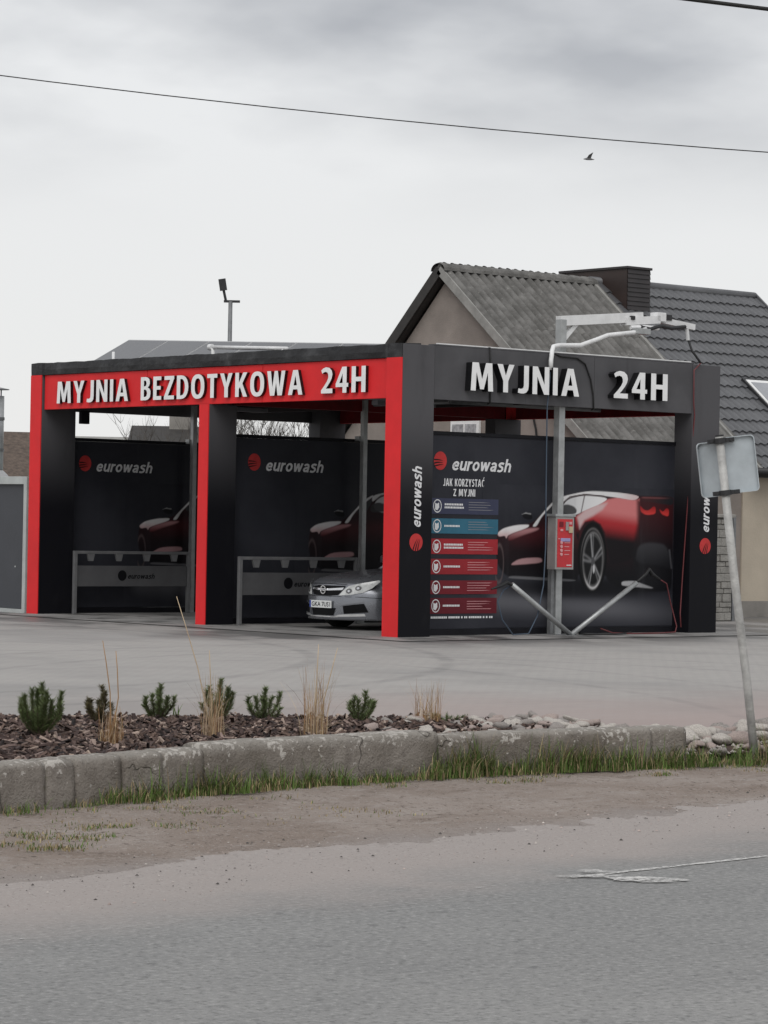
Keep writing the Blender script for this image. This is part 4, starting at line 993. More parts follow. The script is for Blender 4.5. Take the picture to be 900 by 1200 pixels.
# lance holders: two slanting tubes meeting at the foot
for xa, za in ((2.08, .765), (4.66, .79)):
    h = part('lance_holder', MB().tube([(3.30,-.14,.012),(xa,-.14,za)], .038, 12), 'galvanised', ws, True)
part('foot_plate', MB().bbox(3.12, 3.48, -.22, .30, 0.0, .012, .003), 'galvanised_dull', ws)
part('lance', MB().tube([(2.12,-.14,.74),(1.97,-.15,.80),(1.80,-.18,.74),(1.62,-.2,.70)], [.02,.03,.028,.012], 8), 'rubber', ws, True)
part('lance', MB().tube([(4.62,-.14,.77),(4.86,-.14,.92),(4.95,-.12,1.0),(5.02,-.12,.92),(5.2,-.12,.84)], [.02,.025,.03,.035,.016], 8), 'rubber', ws, True)
part('hose', MB().tube([(5.2,-.12,.84),(5.34,-.12,.78),(5.45,-.1,.5),(5.60,-.1,.12),(5.55,-.12,.03),(5.2,-.16,.02),(4.6,-.18,.02),(4.2,-.12,.03),(4.0,-.05,.10)], .010, 8), 'hose_red', ws, True)
part('hose', MB().tube([(3.5,-.1,.03),(3.8,-.22,.02),(4.1,-.28,.02),(4.4,-.18,.02),(4.7,.0,.03)], .016, 8), 'rubber', ws, True)
# coin panel
cp = part('control_panel', MB().bbox(3.04, 3.42, -.04, .135, .985, 1.775, .006), 'panel_steel', ws)
part('panel_cap', MB().bbox(3.02, 3.44, -.055, .14, 1.775, 1.815, .006), 'galvanised', cp)
part('face_plate', MB().bbox(3.075, 3.385, -.0445, -.0405, 1.02, 1.74, .001), 'panel_red', cp)
part('coin_slot', MB().bbox(3.235, 3.29, -.06, -.046, 1.57, 1.70, .003), 'panel_steel', cp)
part('coin_return', MB().bbox(3.30, 3.375, -.065, -.046, 1.535, 1.63, .003), 'beige_plastic', cp)
part('display', MB().bbox(3.11, 3.19, -.052, -.046, 1.62, 1.70, .002), 'strip_wine', cp)
part('display', MB().bbox(3.31, 3.365, -.052, -.046, 1.66, 1.70, .002), 'button_pink', cp)
part('button', MB().bbox(3.13, 3.18, -.056, -.046, 1.56, 1.59, .002), 'button_pink', cp)
part('label_plate', MB().bbox(3.14, 3.335, -.052, -.046, 1.405, 1.455, .002), 'label_blue', cp)
for k in range(5):
    zc = 1.445-.058*k
    m = MB()
    if k: m.lathe((3.155, -.0455, zc), (0,-1,0), [(.0,.0),(.024,.0),(.024,.012),(.0,.014)], 14)
    else: m.bbox(3.085, 3.125, -.05, -.046, zc-.006, zc+.006, .001)
    part('button', m, 'button_pink', cp)
    if k: part('caption', MB().bbox(3.22, 3.22+.10+.02*(k % 2), -.0475, -.0455, zc-.006, zc+.005, .0005), 'button_pink', cp)
part('caption', MB().bbox(3.27, 3.37, -.0475, -.0455, 1.045, 1.058, .0005), 'print_white', cp)

# posts in the two covered bays
for x, y, lb in ((3.15, 4.60, 'galvanised pole rising in the bay with the parked car'), (3.24, 9.36, 'galvanised pole in the empty bay, mostly behind the middle red post')):
    t = thing('service_pole', lb, 'pole', (x, y, 0), group='service poles in the bays')
    part('pole', MB().bbox(x-.042, x+.042, y-.042, y+.042, 0, 3.80, .005), 'galvanised', t)
    part('foot_plate', MB().bbox(x-.12, x+.12, y-.10, y+.10, 0, .012, .002), 'galvanised', t)
    part('bracket', MB().bbox(x-.07, x+.07, y+.043, y+.15, 2.95, 3.03, .004), 'galvanised', t)

# mat racks against the bay walls
def mat_rack(x0, x1, y, lb):
    t = thing('mat_rack', lb, 'rack', ((x0+x1)/2, y, 0), group='floor mat racks in the bays')
    for x in (x0, x1): part('leg', MB().bbox(x-.03, x+.03, y-.03, y+.03, 0, 1.07, .005), 'rack_steel', t)
    part('top_rail', MB().bbox(x0+.03, x1-.03, y-.025, y+.025, 1.02, 1.07, .005), 'rack_steel', t)
    pl = part('plate', MB().bbox(x0+.031, x1-.031, y-.012, y+.012, .47, .82, .004), 'rack_plate', t)
    for k in range(4):
        x = x0+(x1-x0)*(.13+.245*k)
        m = MB(); zt, zb = 1.018, .90
        m.add([(x-.075, y-.03, zt), (x+.075, y-.03, zt), (x+.04, y-.035, zb), (x-.04, y-.035, zb), (x-.075, y+.012, zt), (x+.075, y+.012, zt), (x+.04, y+.012, zb), (x-.04, y+.012, zb)],
              [(0,3,2,1),(4,5,6,7),(0,1,5,4),(1,2,6,5),(2,3,7,6),(3,0,4,7)])
        part('clip', m, 'rack_steel', t)
    xc = (x0+x1)/2
    m = MB(); disc(m, xc-.22, .655, .09, .09, y-.0145); part('logo', m, 'print_black', pl)
    part('lettering', flat_text('eurowash', xc-.10, xc+.46, .60, .69, y-.0145, .25, .02), 'print_black', pl)
    m = MB()
    for x in (x0, x1): m.bbox(x-.06, x+.06, y-.12, y+.10, 0, .008, .002)
    part('foot_plate', m, 'rack_steel', t)
mat_rack(.66, 3.02, 9.15, 'grey steel floor mat rack in the empty bay')
mat_rack(.56, 2.90, 4.44, 'grey steel floor mat rack behind the parked silver car')

# ------------------------------------------------------------------ solar array on the roof
sa = thing('solar_array', 'row of tilted solar panels on the car wash roof', 'solar panels', (1.4, 5.5, 3.97))
NP = 6
for i in range(NP):
    ya = 9.32-1.165*i; yb = ya-1.15
    def Pz(x, y): return 4.695-(9.32-y)*.0465 - (1.80-x)*.545
    def quad(x0, x1, y0, y1, dz): return [(x0, y0, Pz(x0, y0)+dz), (x1, y0, Pz(x1, y0)+dz), (x1, y1, Pz(x1, y1)+dz), (x0, y1, Pz(x0, y1)+dz)]
    a8 = quad(.92, 1.80, yb, ya, -.035)+quad(.92, 1.80, yb, ya, 0)
    p = part('panel', MB().add(a8, [(0,3,2,1),(4,5,6,7),(0,1,5,4),(1,2,6,5),(2,3,7,6),(3,0,4,7)]), 'alu', sa)
    part('glass', MB().add(quad(.945, 1.775, yb+.02, ya-.02, .002), [(0,1,2,3)]), 'solar_glass', p)
    for x in (1.0, 1.7):
        part('strut', MB().bar((x, yb+.1, 3.965), (x, yb+.1, Pz(x, yb+.1)-.036), .04, .04), 'alu', sa)
part('rail', MB().tube([(.60,5.36,4.36),(.60,3.4,4.27)], .03, 8).tube([(.60,5.30,3.95),(.60,5.30,4.36)], .03, 8).tube([(.60,3.5,3.95),(.60,3.5,4.27)], .03, 8), 'white_trim', sa, True)
part('rail_end', MB().lathe((.60,5.38,4.36), (0,1,0), [(0,-.06),(.05,-.06),(.05,.02),(0,.02)], 12), 'white_trim', sa)
part('vent_pipe', MB().tube([(.6,8.05,3.95),(.6,8.05,4.38)], .025, 8), 'white_trim', sa, True)

# ------------------------------------------------------------------ parked car
CX, CY = .80, 2.67
car = thing('parked_car', 'silver grey saloon car parked nose out in the wash bay', 'car', (CX+2.3, CY, 0))
LEN, HW, ZB = 4.6, .90, .16
def ztop(x):
    P = [(0,.705),(.08,.745),(.2,.785),(.6,.845),(1.0,.885),(1.4,.915),(1.75,.94),(3.4,.98),(3.9,1.04),(4.4,1.02),(4.6,.90)]
    for (a_, b_), (c_, d_) in zip(P, P[1:]):
        if a_ <= x <= c_: return b_+(d_-b_)*(x-a_)/(c_-a_)
    return P[-1][1]
def body_pt(a_, b_, c_):
    """a along, b across (-1..1), c up (0..1)"""
    x = a_*LEN; zt = ztop(x); ab = abs(b_)
    z = ZB+(zt-ZB)*c_
    k = 1-.05*(c_-.45)**2*2-.04*max(0, c_-.8)*5*max(0, c_-.8)*5
    y = b_*HW*k
    zr = max(0, ab-.55)/.45; z -= (c_ > .5)*((c_-.5)*2)**2*zr*zr*.085            # bonnet and shoulder fall away
    fr = max(0, 1-x/1.3); y *= 1-.05*fr
    front = (1-a_)**6; rear = a_**8
    cc = c_*(.705-ZB)/.6
    xx = x+front*(.46*ab**2.6+.15*max(cc-.35, 0)**2+.03*(cc-.3)**2) - rear*(.35*ab**3+.08*(c_-.4)**2)
    return (CX+xx, CY+y, z)
def xf(y, z):
    b_ = min(abs(y)/.855, 1); cc = (z-ZB)/.6
    return .46*b_**2.6+.15*max(cc-.35, 0)**2+.03*(cc-.3)**2
bm = bmesh.new(); NA, NBB, NC = 60, 26, 16
vm = {}
def gv(i, j, k):
    if (i, j, k) not in vm: vm[(i, j, k)] = bm.verts.new(body_pt((i/NA), -1+2*j/NBB, k/NC))
    return vm[(i, j, k)]
def addf(*q):
    try: bm.faces.new([gv(*t) for t in q])
    except ValueError: pass
for j in range(NBB):
    for k in range(NC):
        addf((0,j,k),(0,j,k+1),(0,j+1,k+1),(0,j+1,k)); addf((NA,j,k),(NA,j+1,k),(NA,j+1,k+1),(NA,j,k+1))
for i in range(NA):
    for k in range(NC):
        addf((i,0,k),(i+1,0,k),(i+1,0,k+1),(i,0,k+1)); addf((i,NBB,k),(i,NBB,k+1),(i+1,NBB,k+1),(i+1,NBB,k))
    for j in range(NBB):
        addf((i,j,0),(i,j+1,0),(i+1,j+1,0),(i+1,j,0)); addf((i,j,NC),(i+1,j,NC),(i+1,j+1,NC),(i,j+1,NC))
bmesh.ops.recalc_face_normals(bm, faces=bm.faces[:])
body = MB().bm(bm)
bo_me = body.mesh('body', 'car_paint', True); bob = bpy.data.objects.new('tmp', bo_me); COL.objects.link(bob)
cut = MB()
for wx in (.98, 3.68):
    for s_ in (-1, 1):
        cut.lathe((CX+wx, CY+s_*.55, .30), (0, s_, 0), [(0,0),(.355,0),(.355,.6),(0,.6)], 28)
cme = cut.mesh('cut', 'car_black'); cob = bpy.data.objects.new('tmp2', cme); COL.objects.link(cob)
bmc = bmesh.new(); bmc.from_mesh(cme); bmesh.ops.remove_doubles(bmc, verts=bmc.verts[:], dist=1e-5); bmesh.ops.recalc_face_normals(bmc, faces=bmc.faces[:]); bmc.to_mesh(cme); bmc.free()
md = bob.modifiers.new('b', 'BOOLEAN'); md.object = cob; md.operation = 'DIFFERENCE'; md.solver = 'EXACT'
bpy.context.view_layer.update()
fin = bpy.data.meshes.new_from_object(bob.evaluated_get(bpy.context.evaluated_depsgraph_get()))
bpy.data.objects.remove(bob); bpy.data.objects.remove(cob)
fin.materials.clear(); fin.materials.append(MATS['car_paint'])
fin.transform(Matrix.Translation(-WL[car.name]))
bodyo = link('body', fin, car)
# cabin
def cab(a_, b_, c_):
    x0 = 1.62+(.86)*c_**.9; x1 = 3.95-.85*c_
    x = x0+(x1-x0)*a_; hw = .80-.20*c_; zt = .90+.54*(1-(1-c_)**1.6)
    z = zt if c_ > 0 else .88
    crown = .05*(1-abs(2*a_-1)**2)*c_*(1-b_*b_)
    return (CX+x+(.14*b_*b_)*(1-a_)*(1) - .10*b_*b_*a_, CY+b_*hw, z+crown-.02*b_*b_*c_)
def grid(fn, nu, nv, m=None):
    m = m or MB(); vs = [fn(u/nu, v/nv) for u in range(nu+1) for v in range(nv+1)]
    return m.add(vs, [(u*(nv+1)+v, (u+1)*(nv+1)+v, (u+1)*(nv+1)+v+1, u*(nv+1)+v+1) for u in range(nu) for v in range(nv)])
part('windscreen', grid(lambda u, v: cab(0, -1+2*u, v), 14, 10), 'car_glass', car, True)
part('rear_window', grid(lambda u, v: cab(1, -1+2*u, v), 14, 10), 'car_glass', car, True)
for s_ in (-1, 1): part('side_window', grid(lambda u, v: cab(u, s_, v), 20, 10), 'car_glass', car, True)
rf = part('roof', grid(lambda u, v: (lambda q: (q[0], q[1], q[2]+.006))(cab(u, -1+2*v, 1)), 20, 14), 'car_paint', car, True)
for s_ in (-1, 1):
    for a_, wd in ((0.0, .07), (.48, .05), (1.0, .10)):
        p0, p1 = cab(a_, s_, 0), cab(a_, s_, 1)
        part('pillar', MB().tube([p0, [(p0[i]+p1[i])/2+(0,0,.06)[i] for i in range(3)], p1], wd*.5, 8), 'car_paint', car, True)
def patch(name, poly, mat, off=.005, parent=None, n=3):
    bm = subdiv_poly(poly, n)
    for v in bm.verts:
        y, z = v.co.y, v.co.z; v.co = (CX+xf(y, z)-off, CY+y, z)
    bmesh.ops.recalc_face_normals(bm, faces=bm.faces[:])
    return part(name, MB().bm(bm), mat, parent or car, True)
gr = patch('grille', [(.34,.645),(.15,.675),(-.15,.675),(-.40,.675),(-.36,.60),(-.30,.535),(-.14,.52),(.14,.52),(.27,.535),(.33,.59)], 'car_black')
patch('chrome_bar', [(.33,.640),(.10,.628),(-.10,.628),(-.385,.650),(-.365,.612),(-.10,.600),(.10,.600),(.32,.608)], 'chrome', .012, gr)
em = MB()
ec = Vector((CX+xf(0,.612)-.02, CY+.01, .608))
n = 28; vs = []; fs = []
for i in range(n):
    t = 2*math.pi*i/n
    for rr_, dx in ((.066,0),(.066,-.012),(.050,-.012),(.050,0)): vs.append((ec.x+dx, ec.y+rr_*math.cos(t), ec.z+rr_*math.sin(t)))
for i in range(n):
    for k in range(4): fs.append((i*4+k, ((i+1)%n)*4+k, ((i+1)%n)*4+(k+1)%4, i*4+(k+1)%4))
em.add(vs, fs)
em.add([(ec.x-.013, ec.y+q, ec.z+r_) for q, r_ in ((.085,.012),(-.012,.022),(.005,-.004),(-.085,-.012),(.012,-.022),(-.005,.004))], [(0,1,2,3,4,5)])
part('emblem', em, 'chrome', gr)
LAMP = [(-.318,.528),(-.385,.614),(-.448,.672),(-.575,.712),(-.70,.745),(-.79,.770),(-.80,.745),(-.735,.645),(-.65,.578),(-.50,.543)]
for s_ in (1, -1):
    pl = [(y*s_, z) for y, z in LAMP]
    lp = patch('headlight', pl, 'lamp_glass', .007)
    for yy, zz_, r_ in ((-.47, .60, .045), (-.585, .645, .042)):
        patch('reflector', [(s_*(yy+r_*math.cos(t*.785)), zz_+r_*.9*math.sin(t*.785)) for t in range(8)], 'lamp_inner', .011, lp, 1)
        patch('bulb', [(s_*(yy+.018*math.cos(t*1.047)), zz_+.018*math.sin(t*1.047)) for t in range(6)], 'chrome', .015, lp, 1)
    patch('fog_recess', [(s_*y, z) for y, z in [(-.398,.371),(-.56,.40),(-.675,.415),(-.725,.286),(-.57,.27),(-.415,.256)]], 'car_black', .005)
    patch('bumper_lip', [(s_*y, z) for y, z in [(-.323,.239),(-.50,.252),(-.69,.262),(-.70,.226),(-.5,.215),(-.315,.208)]], 'steel_bright', .016)
    patch('bumper_blade', [(s_*y, z) for y, z in [(-.355,.392),(-.50,.437),(-.665,.468),(-.685,.436),(-.52,.408),(-.38,.378)]], 'car_paint', .020)
patch('panel_gap', [(.42,.702),(.0,.708),(-.42,.702),(-.42,.695),(.0,.701),(.42,.695)], 'car_black', .004)
patch('panel_gap', [(.86,.50),(.62,.515),(-.62,.515),(-.86,.50),(-.86,.494),(-.62,.509),(.62,.509),(.86,.494)], 'car_black', .003)
patch('lower_grille', [(.30,.338),(-.28,.338),(-.235,.225),(.25,.225)], 'car_black', .006)
pl = part('number_plate', MB().bbox(CX+xf(0,.39)-.022, CX+xf(0,.39)-.012, CY-.22, CY+.30, .335, .445, .002), 'plate_white', car)
px_ = CX+xf(0,.39)-.0225
part('plate_band', MB().add([(px_-.001, CY+.298, .337), (px_-.001, CY+.262, .337), (px_-.001, CY+.262, .443), (px_-.001, CY+.298, .443)], [(0,1,2,3)]), 'plate_blue', pl)
v2, fs = fit_text('GKA 7US1', 0, .44, .355, .425, 0, .012)
part('lettering', MB().add([(px_-.002, CY+.245-u, v) for u, v, d in v2], fs), 'print_black', pl)
patch('intake_lip', [(.33,.232),(.25,.215),(-.24,.215),(-.32,.232),(-.32,.200),(.33,.200)], 'steel_bright', .012)
for s_ in (-1, 1):
    m = MB().bbox(CX+2.0, CX+2.16, CY+s_*.98-.09, CY+s_*.98+.09, 1.0, 1.12, .03); part('mirror', m, 'car_paint', car, True)
# wheels
def wheel(wx, s_):
    c_ = (CX+wx, CY+s_*.68, .315)
    ty = part('wheel', MB().lathe(c_, (0, s_, 0), [(.20,-.02),(.27,-.02),(.305,.0),(.315,.03),(.315,.17),(.305,.2),(.27,.215),(.215,.205)], 32), 'tyre', car, True)
    m = MB().lathe(c_, (0, s_, 0), [(.215,.20),(.20,.195),(.195,.10),(.05,.10),(.05,.17),(0,.17)], 28)
    for k in range(7):
        t = 2*math.pi*k/7; p0 = Vector(c_)+Vector((.04*math.cos(t), s_*.165, .04*math.sin(t))); p1 = Vector(c_)+Vector((.20*math.cos(t), s_*.18, .20*math.sin(t)))
        m.bar(p0, p1, .045, .03, ref=(0, 1, 0))
    part('rim', m, 'steel_bright', ty)
for wx in (.98, 3.68):
    for s_ in (-1, 1): wheel(wx, s_)
part('underbody', MB().box(CX+.45, CX+4.3, CY-.70, CY+.70, .17, .30), 'car_black', car)

# ------------------------------------------------------------------ plant container left of the wash
t = thing('equipment_container', 'dark grey equipment container with pale steel frame beside the left red post', 'container', (1.2, 11.2, 0))
part('panel', MB().bbox(.06, 2.4, 9.76, 12.7, .07, 2.19, .004), 'container_panel', t)
for a_ in ((.0,.085,9.665,9.755,0,2.30),(.0,.085,12.70,12.79,0,2.30),(2.36,2.445,9.665,9.755,0,2.30),(2.36,2.445,12.70,12.79,0,2.30)):
    part('frame_post', MB().bbox(*a_, .005), 'container_frame', t)
part('top_rail', MB().bbox(.002, 2.443, 9.757, 12.698, 2.175, 2.305, .005), 'container_frame', t)
part('bottom_rail', MB().bbox(.004, .085, 9.757, 12.698, .0, .065, .004), 'container_frame', t)
part('screw', MB().lathe((.058, 10.06, .78), (-1,0,0), [(0,.004),(.014,.004),(.016,0)], 10), 'container_frame', t)
ch = thing('flue_pipe', 'stainless flue pipe with flat cap on top of the grey container', 'flue', (.5, 11.42, 2.305))
part('pipe', MB().tube([(.5,11.42,2.306),(.5,11.42,3.72)], .125, 20), 'galvanised', ch, True)
part('cap', MB().lathe((.5,11.42,3.84), (0,0,1), [(0,.04),(.21,0),(.21,-.012),(0,-.005)], 20).tube([(.42,11.42,3.70),(.42,11.42,3.84)], .012, 6).tube([(.58,11.42,3.70),(.58,11.42,3.84)], .012, 6), 'galvanised_dull', ch)
part('flange', MB().lathe((.5,11.42,2.306), (0,0,1), [(.125,.12),(.20,.05),(.24,.0)], 20), 'alu', ch)
part('clamp', MB().lathe((.5,11.42,2.75), (0,0,1), [(.126,0),(.137,.0),(.137,.05),(.126,.05)], 20).lathe((.5,11.42,3.3), (0,0,1), [(.126,0),(.137,.0),(.137,.05),(.126,.05)], 20), 'galvanised_dull', ch)

# ------------------------------------------------------------------ semi-detached house behind
RY, RZ, EY, EZ, SL = 9.78, 6.47, 5.20, 2.75, .812
def roofz(y): return EZ+(y-EY)*SL
SL2 = .97; BY = RY+(RZ-EZ)/SL2
hs = thing('corrugated_roof_house', 'old rendered house half with mossy corrugated sheet roof and bare gable', 'house', (11.2, 9.8, 0))
gw = MB()
gx0, gx1, wy0, wy1 = 9.42, 13.095, 5.5, 13.30
gw.add([(gx0,wy0,0),(gx0,wy1,0),(gx0,wy1,2.80),(gx0,RY,RZ-.22),(gx0,wy0,2.80)], [(4,3,2,1,0)])
gw.add([(gx0,wy0,0),(gx1,wy0,0),(gx1,wy0,2.8),(gx0,wy0,2.8),(gx0,wy1,0),(gx1,wy1,0),(gx1,wy1,2.8),(gx0,wy1,2.8)], [(0,1,2,3),(5,4,7,6)])
gw.add([(gx1,wy0,0),(gx1,wy1,0),(gx1,wy1,2.80),(gx1,RY,RZ-.22),(gx1,wy0,2.80)], [(0,1,2,3,4)])
part('wall', gw, 'old_render', hs)
# corrugated sheets, both slopes
cs, sn = math.cos(math.atan(SL)), math.sin(math.atan(SL))
sl_len = (RY-EY)/cs; rows = 3; cols = 4; rl = sl_len/rows+.12; rw = .205*5
def corr(seed):
    m = MB(); vs = []; fs = []; nu = 80
    for i in range(nu+1):
        u = (rw+.03)*i/nu
        h = .10*abs(math.sin(u/.205*math.pi))**.65-.04
        vs += [(u, 0, h), (u, rl, h), (u, 0, h-.008), (u, rl, h-.008)]
    for i in range(nu):
        a_ = i*4; fs += [(a_, a_+4, a_+5, a_+1), (a_+2, a_+3, a_+7, a_+6), (a_, a_+2, a_+6, a_+4)]
    return m.add(vs, fs).mesh('corrugated_sheet', 'asbestos', False)
CM = corr(0)
for side in (1, -1):
    for r_ in range(rows):
        for c_ in range(cols):
            o = link('corrugated_sheet', CM, hs)
            s0 = r_*sl_len/rows; lift = .055+.003*((c_+r_) % 2)+.004*(r_ > 0)
            tilt = math.atan(SL)+.002; o.scale.y = .93 if r_ == rows-1 else 1
            if side == 1:
                o.location = Vector((9.25+c_*rw, EY+s0*cs, EZ+s0*sn+lift))-WL[hs.name]; o.rotation_euler = (tilt-.004, 0, random.gauss(0, .002))
            else:
                s0 = r_*(RZ-EZ)/math.sin(math.atan(SL2))/rows; o.scale.y = .88; o.location = Vector((9.25+(c_+1)*rw, BY-s0*math.cos(math.atan(SL2)), EZ+s0*math.sin(math.atan(SL2))+lift))-WL[hs.name]; o.rotation_euler = (math.atan(SL2), 0, math.pi+random.gauss(0, .002))
# ridge caps one by one
for i in range(13):
    xa = 9.20+.312*i
    m = MB(); vs = []; K = 8
    for xx, q in ((xa, .0), (xa+.06, .02), (xa+.33, .0)):
        for k in range(K+1):
            t = math.pi*k/K; vs.append((xx, RY+(.20+q)*math.cos(t), RZ-.04+(.15+q)*math.sin(t)))
    fs = [(a_*(K+1)+k, a_*(K+1)+k+1, (a_+1)*(K+1)+k+1, (a_+1)*(K+1)+k) for a_ in range(2) for k in range(K)]
    part('ridge_cap', m.add(vs, fs), 'asbestos', hs)
# barge boards
part('barge_board', MB().bar((9.235, EY-.05, EZ-.06), (9.235, RY, RZ-.02), .035, .16), 'pale_wood', hs)
part('barge_board', MB().bar((9.235, BY+.05, EZ-.06), (9.235, RY, RZ-.02), .035, .20), 'dark_wood', hs)
part('soffit', MB().add([(9.26,RY,RZ-.16),(9.42,RY,RZ-.16),(9.42,BY,EZ-.16),(9.26,BY,EZ-.16)], [(0,1,2,3)]).add([(9.26,RY,RZ-.16),(9.42,RY,RZ-.16),(9.42,EY,EZ-.16),(9.26,EY,EZ-.16)], [(3,2,1,0)]), 'dark_wood', hs)
wn = part('window', MB().bbox(9.36, 9.42, 8.72, 9.52, 2.72, 3.60, .01), 'white_paint', hs)
for ya, yb in ((8.79,9.10),(9.15,9.46)): part('pane', MB().bbox(9.352, 9.361, ya, yb, 2.80, 3.52, .002), 'curtain', wn)
part('wall_cable', MB().tube([(9.40,7.55,4.4),(9.40,7.2,3.4),(9.40,7.0,2.2)], .02, 6), 'cable_black', hs)

h2 = thing('metal_roof_house', 'beige rendered house half with dark grey metal tile roof and skylight', 'house', (15.5, 9.8, 0))
gx0, gx1 = 13.10, 17.75
m = MB()
m.add([(gx1,wy0,0),(gx1,wy1,0),(gx1,wy1,2.80),(gx1,RY,RZ-.2),(gx1,wy0,2.80)], [(0,1,2,3,4)])
m.add([(gx0,wy0-.03,0),(gx1,wy0-.03,0),(gx1,wy0-.03,2.8),(gx0,wy0-.03,2.8),(gx0,wy1,0),(gx1,wy1,0),(gx1,wy1,2.8),(gx0,wy1,2.8)], [(0,1,2,3),(5,4,7,6)])
m.add([(gx0,wy0-.03,0),(gx0,wy0+.1,0),(gx0,wy0+.1,2.8),(gx0,wy0-.03,2.8)], [(3,2,1,0)])
part('wall', m, 'beige_render', h2)
part('plinth', MB().bbox(gx0+.01, gx1, wy0-.06, wy0-.032, 0, .30, .005), 'grey_render', h2)
# pressed metal tile rows, each with its step and wave
NR = 16; row = sl_len/NR; xa, xb = 13.22, 18.0
def tile_row():
    m = MB(); vs = []; fs = []; nu = int((xb-xa)/.0375)
    for i in range(nu+1):
        u = (xb-xa)*i/nu; wv = .020*(abs(math.cos(math.pi*u/.20))**.8); bow = .018*math.cos(2*math.pi*u/.20)
        vs += [(u, bow-.01, wv-.034), (u, bow-.01, wv+.026), (u, row*.35, wv+.014), (u, row+.02, wv-.008)]
    for i in range(nu):
        for k in range(3): a_ = i*4+k; fs.append((a_, a_+4, a_+5, a_+1))
    return m.add(vs, fs).mesh('tile_row', 'metal_tile', False)
TR = tile_row()
for side in (1, -1):
    for r_ in range(NR):
        o = link('tile_row', TR, h2); s0 = r_*row; tilt = math.atan(SL)
        if side == 1: o.location = Vector((xa, EY-.05+s0*cs, EZ-.02+s0*sn+.05))-WL[h2.name]; o.rotation_euler = (tilt, 0, 0)
        else:
            s0 = r_*(RZ-EZ)/math.sin(math.atan(SL2))/NR; o.location = Vector((xb, BY+.05-s0*math.cos(math.atan(SL2)), EZ-.02+s0*math.sin(math.atan(SL2))+.05))-WL[h2.name]; o.rotation_euler = (math.atan(SL2), 0, math.pi)
part('ridge_cap', MB().tube([(13.2,RY,RZ+.04),(18.02,RY,RZ+.04)], .10, 12), 'metal_tile', h2, True)
for y_, nm in ((EY-.06, 0), (BY+.06, 1)):
    part('verge_trim', MB().bar((18.02, y_, EZ-.02), (18.02, RY, RZ+.06), .05, .14), 'metal_tile', h2)
    part('verge_trim', MB().bar((13.20, y_, EZ+.0), (13.20, RY, RZ+.06), .09, .11), 'pale_wood', h2)
part('gutter', MB().tube([(13.05,EY-.10,EZ-.03),(18.05,EY-.10,EZ-.03)], .07, 12), 'dark_metal', h2, True)
part('fascia_board', MB().box(13.12, 17.98, EY-.02, EY+.02, EZ-.14, EZ+.0), 'dark_wood', h2)
part('soffit', MB().box(13.12, 17.98, EY+.022, 5.46, EZ-.12, EZ-.08), 'dark_wood', h2)
def skyl(x0, x1, ya, yb, d, mt, parent, name):
    q = [(x0, ya, roofz(ya)), (x1, ya, roofz(ya)), (x1, yb, roofz(yb)), (x0, yb, roofz(yb))]
    nv = Vector((0, -sn, cs)); m = MB()
    m.add([Vector(p)+nv*.03 for p in q]+[Vector(p)+nv*d for p in q], [(0,3,2,1),(4,5,6,7),(0,1,5,4),(1,2,6,5),(2,3,7,6),(3,0,4,7)])
    return part(name, m, mt, parent)
sk = skyl(14.98, 15.80, 6.55, 7.36, .13, 'dark_metal', h2, 'skylight')
skyl(15.03, 15.75, 6.60, 7.31, .145, 'white_paint', sk, 'sash')
skyl(15.10, 15.68, 6.67, 7.24, .155, 'sky_glass', sk, 'pane')
# clad shaft on the party wall
sh = part('clad_chimney', MB().box(13.48, 14.12, 9.0, 10.9, 5.6, 6.74), 'cladding_brown', h2)
for k in range(11):
    z0 = 5.75+.09*k
    part('clapboard', MB().add([(13.482,8.975,z0),(14.118,8.975,z0),(14.118,8.992,z0+.086),(13.482,8.992,z0+.086),(13.482,8.998,z0),(14.118,8.998,z0)], [(0,1,2,3),(0,4,5,1)]), 'cladding', sh)
part('cover', MB().bbox(13.45, 14.15, 8.96, 10.93, 6.742, 6.79, .006), 'cladding', sh)

# split stone pillar with gate post
sp = thing('stone_gate_pillar', 'gate pillar of grey split stones next to the beige house wall', 'pillar', (10.78, 4.05, 0))
part('core', MB().box(10.53, 11.07, 3.87, 4.29, 0, 1.84), 'mortar', sp)
z = .01
rnd = random.Random(5)
while z < 1.80:
    h = rnd.choice([.09, .12, .15]); h = min(h, 1.84-z)
    for face in range(2):
        x = 10.51 if face == 0 else 3.85
        lim = 11.09 if face == 0 else 4.31
        while x < lim-.02:
            wd = min(rnd.uniform(.12, .30), lim-x)
            pr = rnd.uniform(.012, .035)
            if face == 0: m = MB().bbox(x+.006, x+wd-.006, 3.872-pr, 3.90, z+.006, z+h-.006, .008)
            else: m = MB().bbox(10.532-pr, 10.56, x+.006, x+wd-.006, z+.006, z+h-.006, .008)
            part('stone', m, 'split_stone', sp); x += wd
    z += h
part('cap', MB().bbox(10.47, 11.13, 3.81, 4.35, 1.84, 1.90, .012), 'split_stone', sp)
gp = solo('gate_post', MB().bbox(11.22, 11.29, 3.95, 4.02, 0, 1.86, .006).bbox(11.215, 11.295, 3.945, 4.025, 1.86, 1.875, .002), 'galvanised_dull', 'slim grey steel gate post between the stone pillar and beige wall', 'post', (11.255, 3.985, 0))

